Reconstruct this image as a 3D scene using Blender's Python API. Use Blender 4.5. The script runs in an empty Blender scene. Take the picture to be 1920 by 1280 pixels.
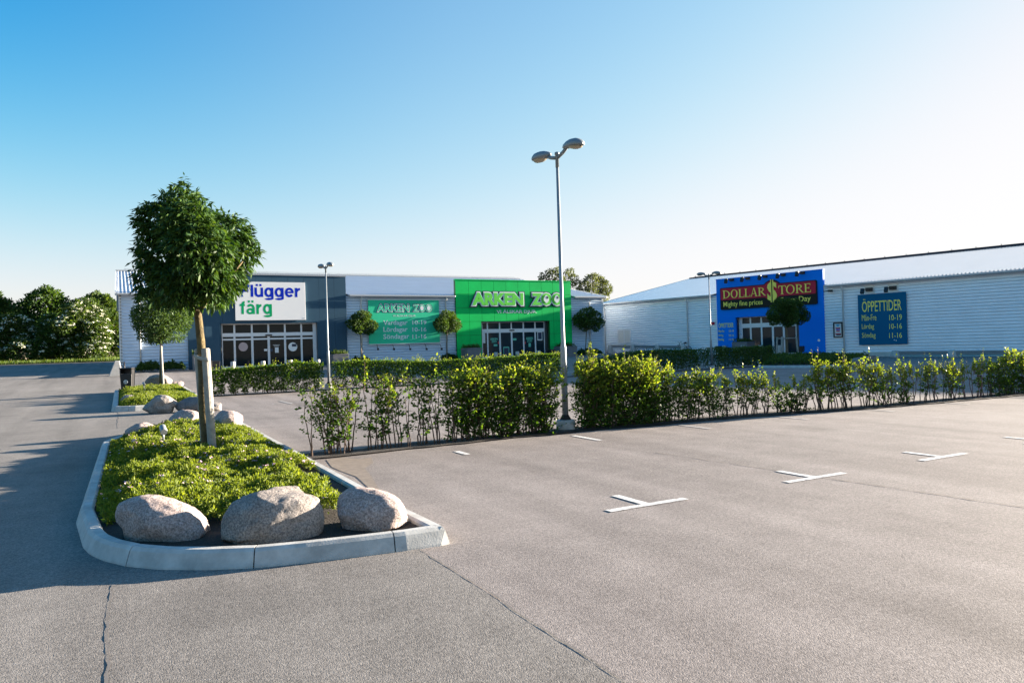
import bpy, bmesh, math, random
import numpy as np
from mathutils import Vector, Matrix, Quaternion
R = math.radians
random.seed(7)
rng = np.random.default_rng(11)
scene = bpy.context.scene
COL = scene.collection

# ------------------------------------------------------------------ camera
# site axes: +X runs along the planted rows and the long shop front, +Y away from the car park
TH = R(28.27)
F_PX, PITCH_UP, ROLL, EYE = 1364.2, .00647, .0297, 1.6626
cam_data = bpy.data.cameras.new('camera')
cam_data.sensor_width = 36
cam_data.lens = F_PX / 1920 * 36
cam_data.clip_end = 2000
cam = bpy.data.objects.new('camera', cam_data)
COL.objects.link(cam)
cam.matrix_world = Matrix.Translation((0, 0, EYE)) @ Matrix.Rotation(-TH, 4, 'Z') @ Matrix.Rotation(R(90) + PITCH_UP, 4, 'X') @ Matrix.Rotation(-ROLL, 4, 'Z')
scene.camera = cam
CAM_ROT = cam.matrix_world.to_3x3()

# ------------------------------------------------------------------ light
SUN_EL = R(9.5)
SUN_DIR = Vector((math.cos(SUN_EL) * math.cos(R(-3.2)), math.cos(SUN_EL) * math.sin(R(-3.2)), math.sin(SUN_EL)))
world = bpy.data.worlds.new('World')
scene.world = world
world.use_nodes = True
wn = world.node_tree
bg = wn.nodes['Background']
sky = wn.nodes.new('ShaderNodeTexSky')
sky.sky_type = 'NISHITA'
sky.sun_disc = False
sky.sun_elevation = SUN_EL
sky.sun_rotation = R(90 + 3.2)
sky.air_density = 1.0
sky.dust_density = 0.6
sky.ozone_density = 3.0
sky.altitude = 0
# deeper blue in the half of the dome that lies high and away from the sun
def wmath(op, a, b=None):
    n = wn.nodes.new('ShaderNodeMath'); n.operation = op
    for k, v in enumerate((a, b)):
        if v is None: continue
        if isinstance(v, (int, float)): n.inputs[k].default_value = v
        else: wn.links.new(v, n.inputs[k])
    return n.outputs[0]
def wrange(v, lo, hi):
    n = wn.nodes.new('ShaderNodeMapRange'); n.interpolation_type = 'SMOOTHSTEP'
    n.inputs['From Min'].default_value = lo; n.inputs['From Max'].default_value = hi; wn.links.new(v, n.inputs['Value']); return n.outputs[0]
wtc = wn.nodes.new('ShaderNodeTexCoord')
wdot = wn.nodes.new('ShaderNodeVectorMath'); wdot.operation = 'DOT_PRODUCT'
wdot.inputs[1].default_value = (-math.cos(R(-3.2)), -math.sin(R(-3.2)), 0); wn.links.new(wtc.outputs['Generated'], wdot.inputs[0])
wsep = wn.nodes.new('ShaderNodeSeparateXYZ'); wn.links.new(wtc.outputs['Generated'], wsep.inputs[0])
deep = wmath('MULTIPLY', wrange(wdot.outputs['Value'], -.38, .36), wrange(wsep.outputs['Z'], .05, .52))
wg = wn.nodes.new('ShaderNodeGamma'); wg.inputs[1].default_value = 1.12; wn.links.new(sky.outputs[0], wg.inputs[0])
wm = wn.nodes.new('ShaderNodeMix'); wm.data_type = 'RGBA'; wm.blend_type = 'MULTIPLY'
wn.links.new(deep, wm.inputs[0]); wn.links.new(wg.outputs[0], wm.inputs[6]); wm.inputs[7].default_value = (.0, .64, .98, 1)
# soft shoulder so the haze round the sun does not burn out the whole right half
wsc = wn.nodes.new('ShaderNodeSeparateColor'); wcc = wn.nodes.new('ShaderNodeCombineColor'); wn.links.new(wm.outputs[2], wsc.inputs[0])
for k, (lim, pw, gain) in enumerate(((2.68, 1.31, 1.17), (2.70, 1.0, 1.065), (2.70, 1.0, 1.08))):
    ch = wmath('MULTIPLY', wmath('POWER', wsc.outputs[k], pw), gain)
    q = wmath('POWER', wmath('DIVIDE', ch, lim), 3.0)
    wn.links.new(wmath('DIVIDE', ch, wmath('POWER', wmath('ADD', q, 1.0), 1 / 3)), wcc.inputs[k])
wn.links.new(wcc.outputs[0], bg.inputs[0])
bg.inputs[1].default_value = 0.058
sun_data = bpy.data.lights.new('sun', 'SUN')
sun_data.energy = 5.0
sun_data.angle = R(.5)
sun_data.color = (1, .86, .70)
sun = bpy.data.objects.new('sun', sun_data)
COL.objects.link(sun)
sun.rotation_euler = SUN_DIR.to_track_quat('Z', 'Y').to_euler()
scene.view_settings.view_transform = 'Standard'
scene.view_settings.look = 'None'
scene.view_settings.exposure = 2.7
scene.view_settings.gamma = 1
scene.cycles.max_bounces = 8
scene.cycles.transparent_max_bounces = 8

# ------------------------------------------------------------------ site helpers
def g(s):                                   # ground height: level car park, then a gentle rise
    return .028 * 3 * math.log1p(math.exp(min(60, (min(s, 95) - 34) / 3)))
def ray(px, py):
    return CAM_ROT @ Vector(((px - 960) / F_PX, -(py - 640) / F_PX, -1))
def at(px, py):                             # picture point -> point on the ground
    d = ray(px, py); t = 1.0
    while t < 400:
        p = d * t
        if EYE + p.z < g(p.y): break
        t *= 1.001
    return Vector((p.x, p.y, g(p.y)))
class Plane:                                # a facade: local x along it, y inwards, z up
    def __init__(s, ox, oy, ang):
        s.o = Vector((ox, oy, 0)); s.ang = ang
        s.e = Vector((math.cos(ang), math.sin(ang), 0)); s.n = Vector((-math.sin(ang), math.cos(ang), 0))
    def __call__(s, px, py, y=0):           # picture point -> (x, z) in the facade frame
        d = ray(px, py)
        t = ((s.o + s.n * y - Vector((0, 0, EYE))).dot(s.n)) / d.dot(s.n)
        p = Vector((0, 0, EYE)) + d * t
        return (p - s.o).dot(s.e), p.z
    def w(s, x, y, z=0):
        return s.o + s.e * x + s.n * y + Vector((0, 0, z))

# ------------------------------------------------------------------ materials
def nt(name):
    m = bpy.data.materials.new(name); m.use_nodes = True
    return m, m.node_tree, m.node_tree.nodes['Principled BSDF']
def mat(name, col, rough=.6, metal=0, var=.0, scale=3., bump=0., bscale=40., spec=.5):
    m, t, b = nt(name)
    b.inputs['Roughness'].default_value = rough; b.inputs['Metallic'].default_value = metal
    b.inputs['Specular IOR Level'].default_value = spec
    b.inputs['Base Color'].default_value = (*col, 1)
    if var or bump:
        tc = t.nodes.new('ShaderNodeTexCoord')
    if var:
        n = t.nodes.new('ShaderNodeTexNoise'); n.inputs['Scale'].default_value = scale; n.inputs['Detail'].default_value = 6
        n.inputs['Roughness'].default_value = .65
        t.links.new(tc.outputs['Object'], n.inputs['Vector'])
        r = t.nodes.new('ShaderNodeValToRGB')
        r.color_ramp.elements[0].position = .3; r.color_ramp.elements[1].position = .7
        r.color_ramp.elements[0].color = (*[max(0, c * (1 - var)) for c in col], 1)
        r.color_ramp.elements[1].color = (*[min(1, c * (1 + var)) for c in col], 1)
        t.links.new(n.outputs['Fac'], r.inputs['Fac']); t.links.new(r.outputs[0], b.inputs['Base Color'])
    if bump:
        n2 = t.nodes.new('ShaderNodeTexNoise'); n2.inputs['Scale'].default_value = bscale; n2.inputs['Detail'].default_value = 5
        t.links.new(tc.outputs['Object'], n2.inputs['Vector'])
        bp = t.nodes.new('ShaderNodeBump'); bp.inputs['Strength'].default_value = bump; bp.inputs['Distance'].default_value = .02
        t.links.new(n2.outputs['Fac'], bp.inputs['Height']); t.links.new(bp.outputs[0], b.inputs['Normal'])
    return m
def leaf_mat(name, cols, trans=.35, rough=.55, tcol=None):
    m = bpy.data.materials.new(name); m.use_nodes = True
    t = m.node_tree; t.nodes.clear()
    out = t.nodes.new('ShaderNodeOutputMaterial')
    geo = t.nodes.new('ShaderNodeNewGeometry')
    r = t.nodes.new('ShaderNodeValToRGB')
    el = r.color_ramp.elements
    while len(el) < len(cols): el.new(.5)
    for i, c in enumerate(cols):
        el[i].position = i / (len(cols) - 1); el[i].color = (*c, 1)
    t.links.new(geo.outputs['Random Per Island'], r.inputs['Fac'])
    p = t.nodes.new('ShaderNodeBsdfPrincipled'); p.inputs['Roughness'].default_value = rough
    p.inputs['Specular IOR Level'].default_value = .22
    t.links.new(r.outputs[0], p.inputs['Base Color'])
    tr = t.nodes.new('ShaderNodeBsdfTranslucent')
    mx = t.nodes.new('ShaderNodeMix'); mx.data_type = 'RGBA'; mx.blend_type = 'MULTIPLY'; mx.inputs[0].default_value = 1
    mx.inputs[7].default_value = (*(tcol or (1.7, 1.6, .5)), 1)
    t.links.new(r.outputs[0], mx.inputs[6]); t.links.new(mx.outputs[2], tr.inputs['Color'])
    ms = t.nodes.new('ShaderNodeMixShader'); ms.inputs[0].default_value = trans
    t.links.new(p.outputs[0], ms.inputs[1]); t.links.new(tr.outputs[0], ms.inputs[2])
    t.links.new(ms.outputs[0], out.inputs[0])
    return m
def asphalt(name, dark, light, tint=1.0):
    m, t, b = nt(name)
    N = t.nodes.new; L = t.links.new
    tc = N('ShaderNodeTexCoord')
    def noise(sc, det=4, ro=.6):
        n = N('ShaderNodeTexNoise'); n.inputs['Scale'].default_value = sc; n.inputs['Detail'].default_value = det
        n.inputs['Roughness'].default_value = ro; L(tc.outputs['Object'], n.inputs['Vector']); return n
    grain, mid, big, fine = noise(34, 5, .75), noise(2.2, 6, .7), noise(.16, 5, .6), noise(110, 2)
    # streaks along the laid lanes
    mp = N('ShaderNodeMapping'); mp.inputs['Scale'].default_value = (1.3, .09, 1); L(tc.outputs['Object'], mp.inputs['Vector'])
    st = N('ShaderNodeTexNoise'); st.inputs['Scale'].default_value = 1.2; st.inputs['Detail'].default_value = 4; L(mp.outputs[0], st.inputs['Vector'])
    def mul(a, k):
        x = N('ShaderNodeMath'); x.operation = 'MULTIPLY'; L(a, x.inputs[0]); x.inputs[1].default_value = k; return x.outputs[0]
    def add(a, c):
        x = N('ShaderNodeMath'); x.operation = 'ADD'; L(a, x.inputs[0]); L(c, x.inputs[1]); return x.outputs[0]
    f = add(add(mul(grain.outputs['Fac'], .44), mul(mid.outputs['Fac'], .16)), add(mul(big.outputs['Fac'], .19), mul(st.outputs['Fac'], .21)))
    r = N('ShaderNodeValToRGB'); e = r.color_ramp.elements
    e[0].position = .39; e[1].position = .60
    e[0].color = (*dark, 1); e[1].color = (*light, 1)
    L(f, r.inputs['Fac'])
    vor = N('ShaderNodeTexVoronoi'); vor.inputs['Scale'].default_value = 125; L(tc.outputs['Object'], vor.inputs['Vector'])
    rr = N('ShaderNodeValToRGB'); rr.color_ramp.elements[0].position = .0; rr.color_ramp.elements[1].position = 1
    rr.color_ramp.elements[0].color = (.42, .42, .44, 1); rr.color_ramp.elements[1].color = (1.30, 1.28, 1.26, 1)
    L(vor.outputs['Color'], rr.inputs['Fac'])
    mx = N('ShaderNodeMix'); mx.data_type = 'RGBA'; mx.blend_type = 'MULTIPLY'; mx.inputs[0].default_value = .8
    L(r.outputs[0], mx.inputs[6]); L(rr.outputs[0], mx.inputs[7])
    # old drips and damp spots, sparse and of very different sizes
    wob = noise(1.6, 4); cv = N('ShaderNodeVectorMath'); cv.operation = 'ADD'; L(tc.outputs['Object'], cv.inputs[0]); sc_ = N('ShaderNodeVectorMath'); sc_.operation = 'SCALE'; sc_.inputs['Scale'].default_value = .55
    L(wob.outputs['Color'], sc_.inputs[0]); L(sc_.outputs[0], cv.inputs[1])
    sp = N('ShaderNodeTexVoronoi'); sp.inputs['Scale'].default_value = .42; L(cv.outputs[0], sp.inputs['Vector'])
    sr = N('ShaderNodeMapRange'); sr.interpolation_type = 'SMOOTHSTEP'; sr.inputs['From Min'].default_value = .05; sr.inputs['From Max'].default_value = .30; sr.inputs['To Min'].default_value = .80; sr.inputs['To Max'].default_value = 1.0
    L(sp.outputs['Distance'], sr.inputs['Value'])
    m2 = N('ShaderNodeMix'); m2.data_type = 'RGBA'; m2.blend_type = 'MULTIPLY'; m2.inputs[0].default_value = 1
    L(mx.outputs[2], m2.inputs[6]); L(sr.outputs[0], m2.inputs[7])
    L(m2.outputs[2], b.inputs['Base Color'])
    b.inputs['Roughness'].default_value = .85; b.inputs['Specular IOR Level'].default_value = .3
    bp = N('ShaderNodeBump'); bp.inputs['Strength'].default_value = .28; bp.inputs['Distance'].default_value = .006
    L(add(mul(vor.outputs['Distance'], -.8), fine.outputs['Fac']), bp.inputs['Height']); L(bp.outputs[0], b.inputs['Normal'])
    return m

M = {}
M['asphalt'] = asphalt('asphalt_parking', (.128, .113, .105), (.34, .304, .282))
M['asphalt_grey'] = asphalt('asphalt_driveway', (.112, .104, .094), (.29, .27, .246))
M['paint'] = mat('road_paint', (.66, .66, .64), .8, var=.42, scale=16, bump=.2, bscale=120)
_r = [n for n in M['paint'].node_tree.nodes if n.type == 'VALTORGB'][0].color_ramp.elements
_r[0].position, _r[1].position = .36, .50; _r[0].color = (.30, .275, .255, 1); _r[1].color = (.66, .66, .64, 1)
M['paint_worn'] = mat('worn_road_paint', (.36, .345, .33), .8, var=.35, scale=7)
M['crack'] = mat('crack_tar', (.14, .13, .122), .9)
M['soil'] = mat('soil', (.024, .018, .014), .95, var=.5, scale=12, bump=.8, bscale=45)
M['kerb'] = mat('kerb_concrete', (.42, .42, .40), .85, var=.26, scale=5, bump=.1, bscale=70)
M['concrete'] = mat('concrete', (.42, .41, .39), .85, var=.15, scale=4, bump=.2, bscale=60)
M['galv'] = mat('galvanised_steel', (.25, .28, .30), .5, .35, var=.12, scale=6)
M['lamp_grey'] = mat('lamp_grey', (.17, .20, .22), .45, .1)
M['lamp_glass'] = mat('lamp_glass', (.32, .28, .2), .15)
M['cladding'] = mat('silver_cladding', (.74, .81, .87), .45, .15, var=.05, scale=.7)
M['cladding_blue'] = mat('silver_blue_cladding', (.56, .66, .78), .5, .15, var=.05, scale=.7)
M['roof'] = mat('roof_sheet', (.46, .51, .57), .6, .15, var=.06, scale=.5)
M['roof_bright'] = mat('roof_sheet_bright', (.93, .93, .93), .24, .95, var=.04, scale=.5)
M['trim'] = mat('white_trim', (.66, .67, .66), .45, .1)
M['gutter'] = mat('gutter_grey', (.38, .40, .42), .45, .4)
M['plinth'] = mat('plinth', (.50, .49, .46), .8, var=.12, scale=2)
M['slate'] = mat('slate_blue_panel', (.036, .085, .13), .55, var=.06, scale=1, spec=.15)
M['green'] = mat('green_panel', (.0, .56, .115), .5, var=.10, scale=.8, spec=.12)
M['green_gap'] = mat('green_gap', (.0, .10, .02), .6)
M['blue'] = mat('blue_panel', (.0, .20, .80), .6, var=.04, scale=.6, spec=.1)
M['white'] = mat('sign_white', (.80, .80, .79), .4)
M['ink_blue'] = mat('lettering_blue', (.0, .024, .44), .6, spec=.1)
M['ink_green'] = mat('lettering_green', (.0, .33, .12), .6, spec=.1)
M['banner'] = mat('banner_green', (.035, .58, .31), .6, var=.05, scale=.7, spec=.15)
M['ink_white'] = mat('lettering_white', (.78, .80, .80), .45)
M['ink_navy'] = mat('lettering_navy', (.006, .022, .06), .5)
M['ink_lime'] = mat('lettering_lime', (.10, .62, .04), .4)
M['ink_yellow'] = mat('lettering_yellow', (.90, .80, .12), .5)
M['maroon'] = mat('sign_maroon', (.45, .022, .05), .5, spec=.12)
M['sign_black'] = mat('sign_black', (.010, .014, .014), .5, spec=.15)
M['teal'] = mat('sign_teal', (.001, .11, .23), .55, spec=.1)
M['black'] = mat('black_metal', (.012, .012, .013), .45)
M['frame'] = mat('white_aluminium', (.74, .75, .76), .35)
M['glass'] = mat('dark_glass', (.012, .018, .022), .04, spec=.16, bump=.12, bscale=1.3)
M['glass_blue'] = mat('shop_glass', (.012, .026, .034), .05, spec=.18, bump=.12, bscale=1.1)
M['curtain'] = mat('curtain', (.62, .62, .58), .8)
M['inside'] = mat('shop_interior', (.05, .045, .04), .9)
M['planter'] = mat('planter_grey', (.16, .16, .17), .8, var=.1, scale=4)
M['wood'] = mat('weathered_wood', (.30, .28, .25), .9, var=.25, scale=9, bump=.4, bscale=30)
M['bark'] = mat('bark', (.13, .10, .06), .95, var=.5, scale=16, bump=.8, bscale=30)
M['bark_lichen'] = mat('bark_lichen', (.10, .075, .032), .95, var=.55, scale=9, bump=.8, bscale=30)
M['strap'] = mat('tie_strap', (.33, .31, .28), .9)
M['stem'] = mat('stem_brown', (.085, .055, .04), .9)
M['stem_red'] = mat('dry_stem', (.16, .09, .075), .9)
M['pipe'] = mat('downpipe', (.68, .69, .68), .4, .1)
M['paper'] = mat('paper', (.72, .73, .72), .7)
M['pink_disc'] = mat('mirror_ball_grey', (.42, .34, .35), .3, .2)
M['cyan_ink'] = mat('cyan_ink', (.10, .42, .62), .6)
M['red_ink'] = mat('red_ink', (.55, .05, .07), .6)
M['mint'] = mat('mint_sticker', (.12, .52, .38), .6)
M['sky_blue'] = mat('blue_tarpaulin', (.01, .09, .62), .5)
M['rubber'] = mat('rubber', (.015, .015, .015), .8)
M['flower'] = mat('flower_pink', (.62, .42, .52), .7)
M['elder'] = mat('elder_flower', (.66, .66, .50), .8)
M['lead'] = mat('lead_dark', (.05, .055, .06), .5)
M['rail_dark'] = mat('rail_dark', (.02, .028, .04), .9, spec=.05)
M['leaf_tree'] = leaf_mat('leaf_tree', [(.014, .040, .009), (.030, .074, .014), (.066, .118, .022)], .24)
M['leaf_lolly'] = leaf_mat('leaf_round_tree', [(.025, .055, .014), (.045, .090, .022), (.075, .125, .03)], .28, rough=.65)
M['leaf_hedge'] = leaf_mat('leaf_hedge', [(.026, .062, .011), (.048, .105, .016), (.085, .14, .022)], .45)
M['leaf_young_sunlit'] = leaf_mat('leaf_young_sunlit', [(.085, .145, .017), (.14, .195, .025), (.22, .25, .042)], .5, tcol=(1.5, 1.4, .5))  # fresh growth, with the yellow of sunlit leaf highlights painted into its colour
M['leaf_dark'] = leaf_mat('leaf_dark', [(.026, .060, .013), (.046, .094, .019), (.075, .125, .024)], .32)
M['leaf_bush'] = leaf_mat('leaf_bush', [(.024, .052, .011), (.042, .080, .016), (.085, .122, .026)], .32)
M['leaf_olive'] = leaf_mat('leaf_olive', [(.05, .07, .035), (.08, .105, .045), (.11, .13, .06)], .3)
M['leaf_cover'] = leaf_mat('leaf_cover', [(.075, .115, .016), (.13, .175, .022), (.185, .225, .036)], .42)
M['grass'] = leaf_mat('grass_blade', [(.035, .075, .013), (.07, .12, .018), (.12, .155, .03)], .4)
M['turf'] = mat('turf', (.05, .075, .02), .95, var=.5, scale=3)

def rock_mat(name, a, b_, c):
    m, t, b = nt(name); N = t.nodes.new; L = t.links.new
    tc = N('ShaderNodeTexCoord')
    n = N('ShaderNodeTexNoise'); n.inputs['Scale'].default_value = 4; n.inputs['Detail'].default_value = 8; n.inputs['Roughness'].default_value = .7
    L(tc.outputs['Object'], n.inputs['Vector'])
    r = N('ShaderNodeValToRGB'); r.color_ramp.elements[0].position = .32; r.color_ramp.elements[1].position = .68
    r.color_ramp.elements[0].color = (*a, 1); r.color_ramp.elements[1].color = (*b_, 1)
    L(n.outputs['Fac'], r.inputs['Fac'])
    v = N('ShaderNodeTexNoise'); v.inputs['Scale'].default_value = 62; v.inputs['Detail'].default_value = 6; v.inputs['Roughness'].default_value = .8; L(tc.outputs['Object'], v.inputs['Vector'])
    r2 = N('ShaderNodeValToRGB'); r2.color_ramp.elements[0].position = .41; r2.color_ramp.elements[1].position = .58
    r2.color_ramp.elements[0].color = (*c, 1); r2.color_ramp.elements[1].color = (1.3, 1.28, 1.26, 1)
    L(v.outputs['Fac'], r2.inputs['Fac'])
    mx = N('ShaderNodeMix'); mx.data_type = 'RGBA'; mx.blend_type = 'MULTIPLY'; mx.inputs[0].default_value = .95
    L(r.outputs[0], mx.inputs[6]); L(r2.outputs[0], mx.inputs[7]); L(mx.outputs[2], b.inputs['Base Color'])
    b.inputs['Roughness'].default_value = .85; b.inputs['Specular IOR Level'].default_value = .3
    n3 = N('ShaderNodeTexNoise'); n3.inputs['Scale'].default_value = 14; n3.inputs['Detail'].default_value = 8; n3.inputs['Roughness'].default_value = .7
    L(tc.outputs['Object'], n3.inputs['Vector'])
    bp = N('ShaderNodeBump'); bp.inputs['Strength'].default_value = .9; bp.inputs['Distance'].default_value = .035
    L(n3.outputs['Fac'], bp.inputs['Height']); L(bp.outputs[0], b.inputs['Normal'])
    return m
M['rock_grey'] = rock_mat('rock_grey', (.20, .18, .165), (.36, .325, .30), (.42, .42, .43))
M['rock_pink'] = rock_mat('rock_pink', (.28, .23, .215), (.46, .385, .36), (.45, .43, .43))
M['rock_dark'] = rock_mat('rock_dark', (.12, .12, .125), (.22, .21, .21), (.5, .5, .5))

# ------------------------------------------------------------------ object helpers
def thing(name, label, cat, loc=(0, 0, 0), rz=0, group=None):
    o = bpy.data.objects.new(name, None); COL.objects.link(o)
    o.empty_display_size = .2
    o.location = loc; o.rotation_euler = (0, 0, rz)
    return tag(o, label, cat, group)
def tag(o, label, cat, group=None):
    o['label'] = label; o['category'] = cat
    if group: o['group'] = group
    return o
def link(name, me, parent=None, loc=None, rz=0, label=None):
    o = bpy.data.objects.new(name, me); COL.objects.link(o)
    if parent: o.parent = parent
    if loc is not None: o.location = loc; o.rotation_euler = (0, 0, rz)
    if label: o['label'] = label
    return o
def copy_tree(o, parent=None):
    c = o.copy(); COL.objects.link(c)
    if parent: c.parent = parent
    for ch in [x for x in COL.objects if x.parent == o]: copy_tree(ch, c)
    return c
class MB:
    def __init__(s): s.v = []; s.f = []; s.m = []; s.mi = 0; s.sm = []
    def add(s, v, f, smooth=False):
        k = len(s.v); s.v += [tuple(p) for p in v]
        s.f += [tuple(i + k for i in q) for q in f]; s.m += [s.mi] * len(f); s.sm += [smooth] * len(f)
        return s
    def box(s, x0, x1, y0, y1, z0, z1):
        return s.add([(x0, y0, z0), (x1, y0, z0), (x1, y1, z0), (x0, y1, z0), (x0, y0, z1), (x1, y0, z1), (x1, y1, z1), (x0, y1, z1)],
                     [(3, 2, 1, 0), (4, 5, 6, 7), (0, 1, 5, 4), (1, 2, 6, 5), (2, 3, 7, 6), (3, 0, 4, 7)])
    def prism(s, pts, y0, y1):              # outline in x,z extruded from y0 (front) to y1
        n = len(pts); v = [(p[0], y0, p[1]) for p in pts] + [(p[0], y1, p[1]) for p in pts]
        return s.add(v, [tuple(range(n)), tuple(range(2 * n - 1, n - 1, -1))] + [(i, i + n, (i + 1) % n + n, (i + 1) % n) for i in range(n)])
    def slab(s, pts, z0, z1):               # outline in x,y extruded upwards
        n = len(pts); v = [(p[0], p[1], z0) for p in pts] + [(p[0], p[1], z1) for p in pts]
        return s.add(v, [tuple(range(n - 1, -1, -1)), tuple(range(n, 2 * n))] + [(i, (i + 1) % n, (i + 1) % n + n, i + n) for i in range(n)])
    def tube(s, pts, rad, n=8, cap=True, smooth=True):
        pts = [Vector(p) for p in pts]
        if not hasattr(rad, '__len__'): rad = [rad] * len(pts)
        v = []; up = None
        for i, p in enumerate(pts):
            d = (pts[min(i + 1, len(pts) - 1)] - pts[max(i - 1, 0)]).normalized()
            if up is None: up = Vector((1, 0, 0)) if abs(d.z) > .7 else Vector((0, 0, 1))
            a = d.cross(up).normalized(); b = d.cross(a)
            if i == 0 and a.length < .1: a = Vector((0, 1, 0))
            up = a.cross(d).normalized() if True else up
            for k in range(n):
                t = 2 * math.pi * k / n
                v.append(p + (a * math.cos(t) + b * math.sin(t)) * rad[i])
        f = []
        for i in range(len(pts) - 1):
            for k in range(n):
                f.append((i * n + k, i * n + (k + 1) % n, (i + 1) * n + (k + 1) % n, (i + 1) * n + k))
        s.add(v, f, smooth)
        if cap:
            k = len(s.v) - len(v); m = len(v)
            s.f += [tuple(k + i for i in range(n)), tuple(k + m - 1 - i for i in range(n))]; s.m += [s.mi] * 2; s.sm += [False] * 2
        return s
    def lathe(s, prof, n=20, c=(0, 0, 0), smooth=True):    # prof: (r, z)
        v = []
        for r_, z in prof:
            for k in range(n):
                t = 2 * math.pi * k / n; v.append((c[0] + r_ * math.cos(t), c[1] + r_ * math.sin(t), c[2] + z))
        f = [(i * n + k, i * n + (k + 1) % n, (i + 1) * n + (k + 1) % n, (i + 1) * n + k) for i in range(len(prof) - 1) for k in range(n)]
        f += [tuple(range(n - 1, -1, -1)), tuple((len(prof) - 1) * n + k for k in range(n))]
        return s.add(v, f, smooth)
    def disc(s, c, r, y0, y1, n=24, ry=None, a0=0):
        ry = ry or r
        return s.prism([(c[0] + r * math.cos(2 * math.pi * k / n), c[1] + ry * math.sin(2 * math.pi * k / n)) for k in range(n)], y0, y1)
    def mesh(s, name, mats):
        me = bpy.data.meshes.new(name); me.from_pydata(s.v, [], s.f)
        for m in (mats if isinstance(mats, (list, tuple)) else [mats]): me.materials.append(M[m] if isinstance(m, str) else m)
        me.polygons.foreach_set('material_index', s.m); me.polygons.foreach_set('use_smooth', s.sm)
        bm = bmesh.new(); bm.from_mesh(me); bmesh.ops.recalc_face_normals(bm, faces=bm.faces); bm.to_mesh(me); bm.free()
        return me
    def build(s, name, mats, parent=None, loc=None, rz=0, label=None, bevel=0):
        o = link(name, s.mesh(name, mats), parent, loc, rz, label)
        if bevel:
            b = o.modifiers.new('bevel', 'BEVEL'); b.width = bevel; b.segments = 2; b.limit_method = 'ANGLE'
        return o
def structure(o):
    o['kind'] = 'structure'; return o
def stuff(o):
    o['kind'] = 'stuff'; return o

# ------------------------------------------------------------------ foliage
def unit(a):
    return a / np.maximum(np.linalg.norm(a, axis=1, keepdims=True), 1e-9)
def rand_unit(n):
    return unit(rng.normal(size=(n, 3)))
def leaf_arrays(P, D, size, width=.5, fold=.18, nrm=None):
    n = len(P); D = unit(D); size = np.broadcast_to(np.asarray(size, float), (n,))[:, None]
    nr = rand_unit(n) if nrm is None else nrm
    side = unit(np.cross(D, nr)); up = np.cross(side, D)
    a = P; b = P + D * size * .45 + side * size * width * .5 + up * size * fold
    c = P + D * size; d = P + D * size * .45 - side * size * width * .5 + up * size * fold
    return np.stack([a, b, c, d], 1).reshape(-1, 3)
def leaf_mesh(name, groups, extra=None):
    """groups: list of (verts from leaf_arrays, material key); extra: MB of stems etc added to the mesh"""
    V = []; idx = []; mi = []; k = 0; mats = []
    for v, mk in groups:
        n = len(v) // 4; q = np.arange(n) * 4 + k
        tri = np.stack([q, q + 1, q + 2, q, q + 2, q + 3], 1).reshape(-1)
        V.append(v); idx.append(tri); mi.append(np.full(2 * n, len(mats), np.int32)); mats.append(mk); k += len(v)
    V = np.concatenate(V).astype(np.float32); idx = np.concatenate(idx).astype(np.int32); mi = np.concatenate(mi)
    me = bpy.data.meshes.new(name)
    me.vertices.add(len(V)); me.vertices.foreach_set('co', V.ravel())
    me.loops.add(len(idx)); me.loops.foreach_set('vertex_index', idx)
    nf = len(idx) // 3
    me.polygons.add(nf); me.polygons.foreach_set('loop_start', np.arange(nf, dtype=np.int32) * 3)
    me.polygons.foreach_set('material_index', mi)
    for m in mats: me.materials.append(M[m])
    me.update(); me.validate()
    return me
def lobes_points(lobes, n, shell=.65):
    """random points in a union of spheres (x,y,z,r), most of them near each sphere's skin"""
    L = np.array(lobes, float); w = L[:, 3] ** 2; w /= w.sum()
    k = rng.choice(len(L), n, p=w)
    d = rand_unit(n); rr = np.where(rng.random(n) < shell, rng.uniform(.78, 1.06, n), rng.random(n) ** .4 * .9)
    return L[k, :3] + d * rr[:, None] * L[k, 3:4], d
def twig_leaves(P, D, nper, tw, size, width=.36, droop=.5):
    """each twig: leaflets in pairs along it, drooping"""
    out = []
    n = len(P); D = unit(D + np.array([0, 0, -.15]))
    side = unit(np.cross(D, rand_unit(n)))
    for i in range(nper):
        f = (i // 2 + 1) / (nper // 2 + 1); sg = 1 if i % 2 else -1
        if i == nper - 1: sg = 0; f = 1
        p = P + D * tw * f + np.array([0, 0, -1]) * (tw * .25 * f * f)
        d = D * (.6 if sg else 1) + side * sg + np.array([0, 0, -droop]) + rng.normal(size=(n, 3)) * .22
        nr = unit(np.array([0, 0, 1]) + rng.normal(size=(n, 3)) * .45)
        out.append(leaf_arrays(p, d, size * rng.uniform(.7, 1.2, n), width, .06, nr))
    return np.concatenate(out)
def blob_leaves(lobes, n, size, width=.55, shell=.7, jitter=.8):
    P, d = lobes_points(lobes, n, shell)
    D = d + rand_unit(n) * jitter
    return leaf_arrays(P, D, size * rng.uniform(.65, 1.3, n), width, .15)
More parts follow.
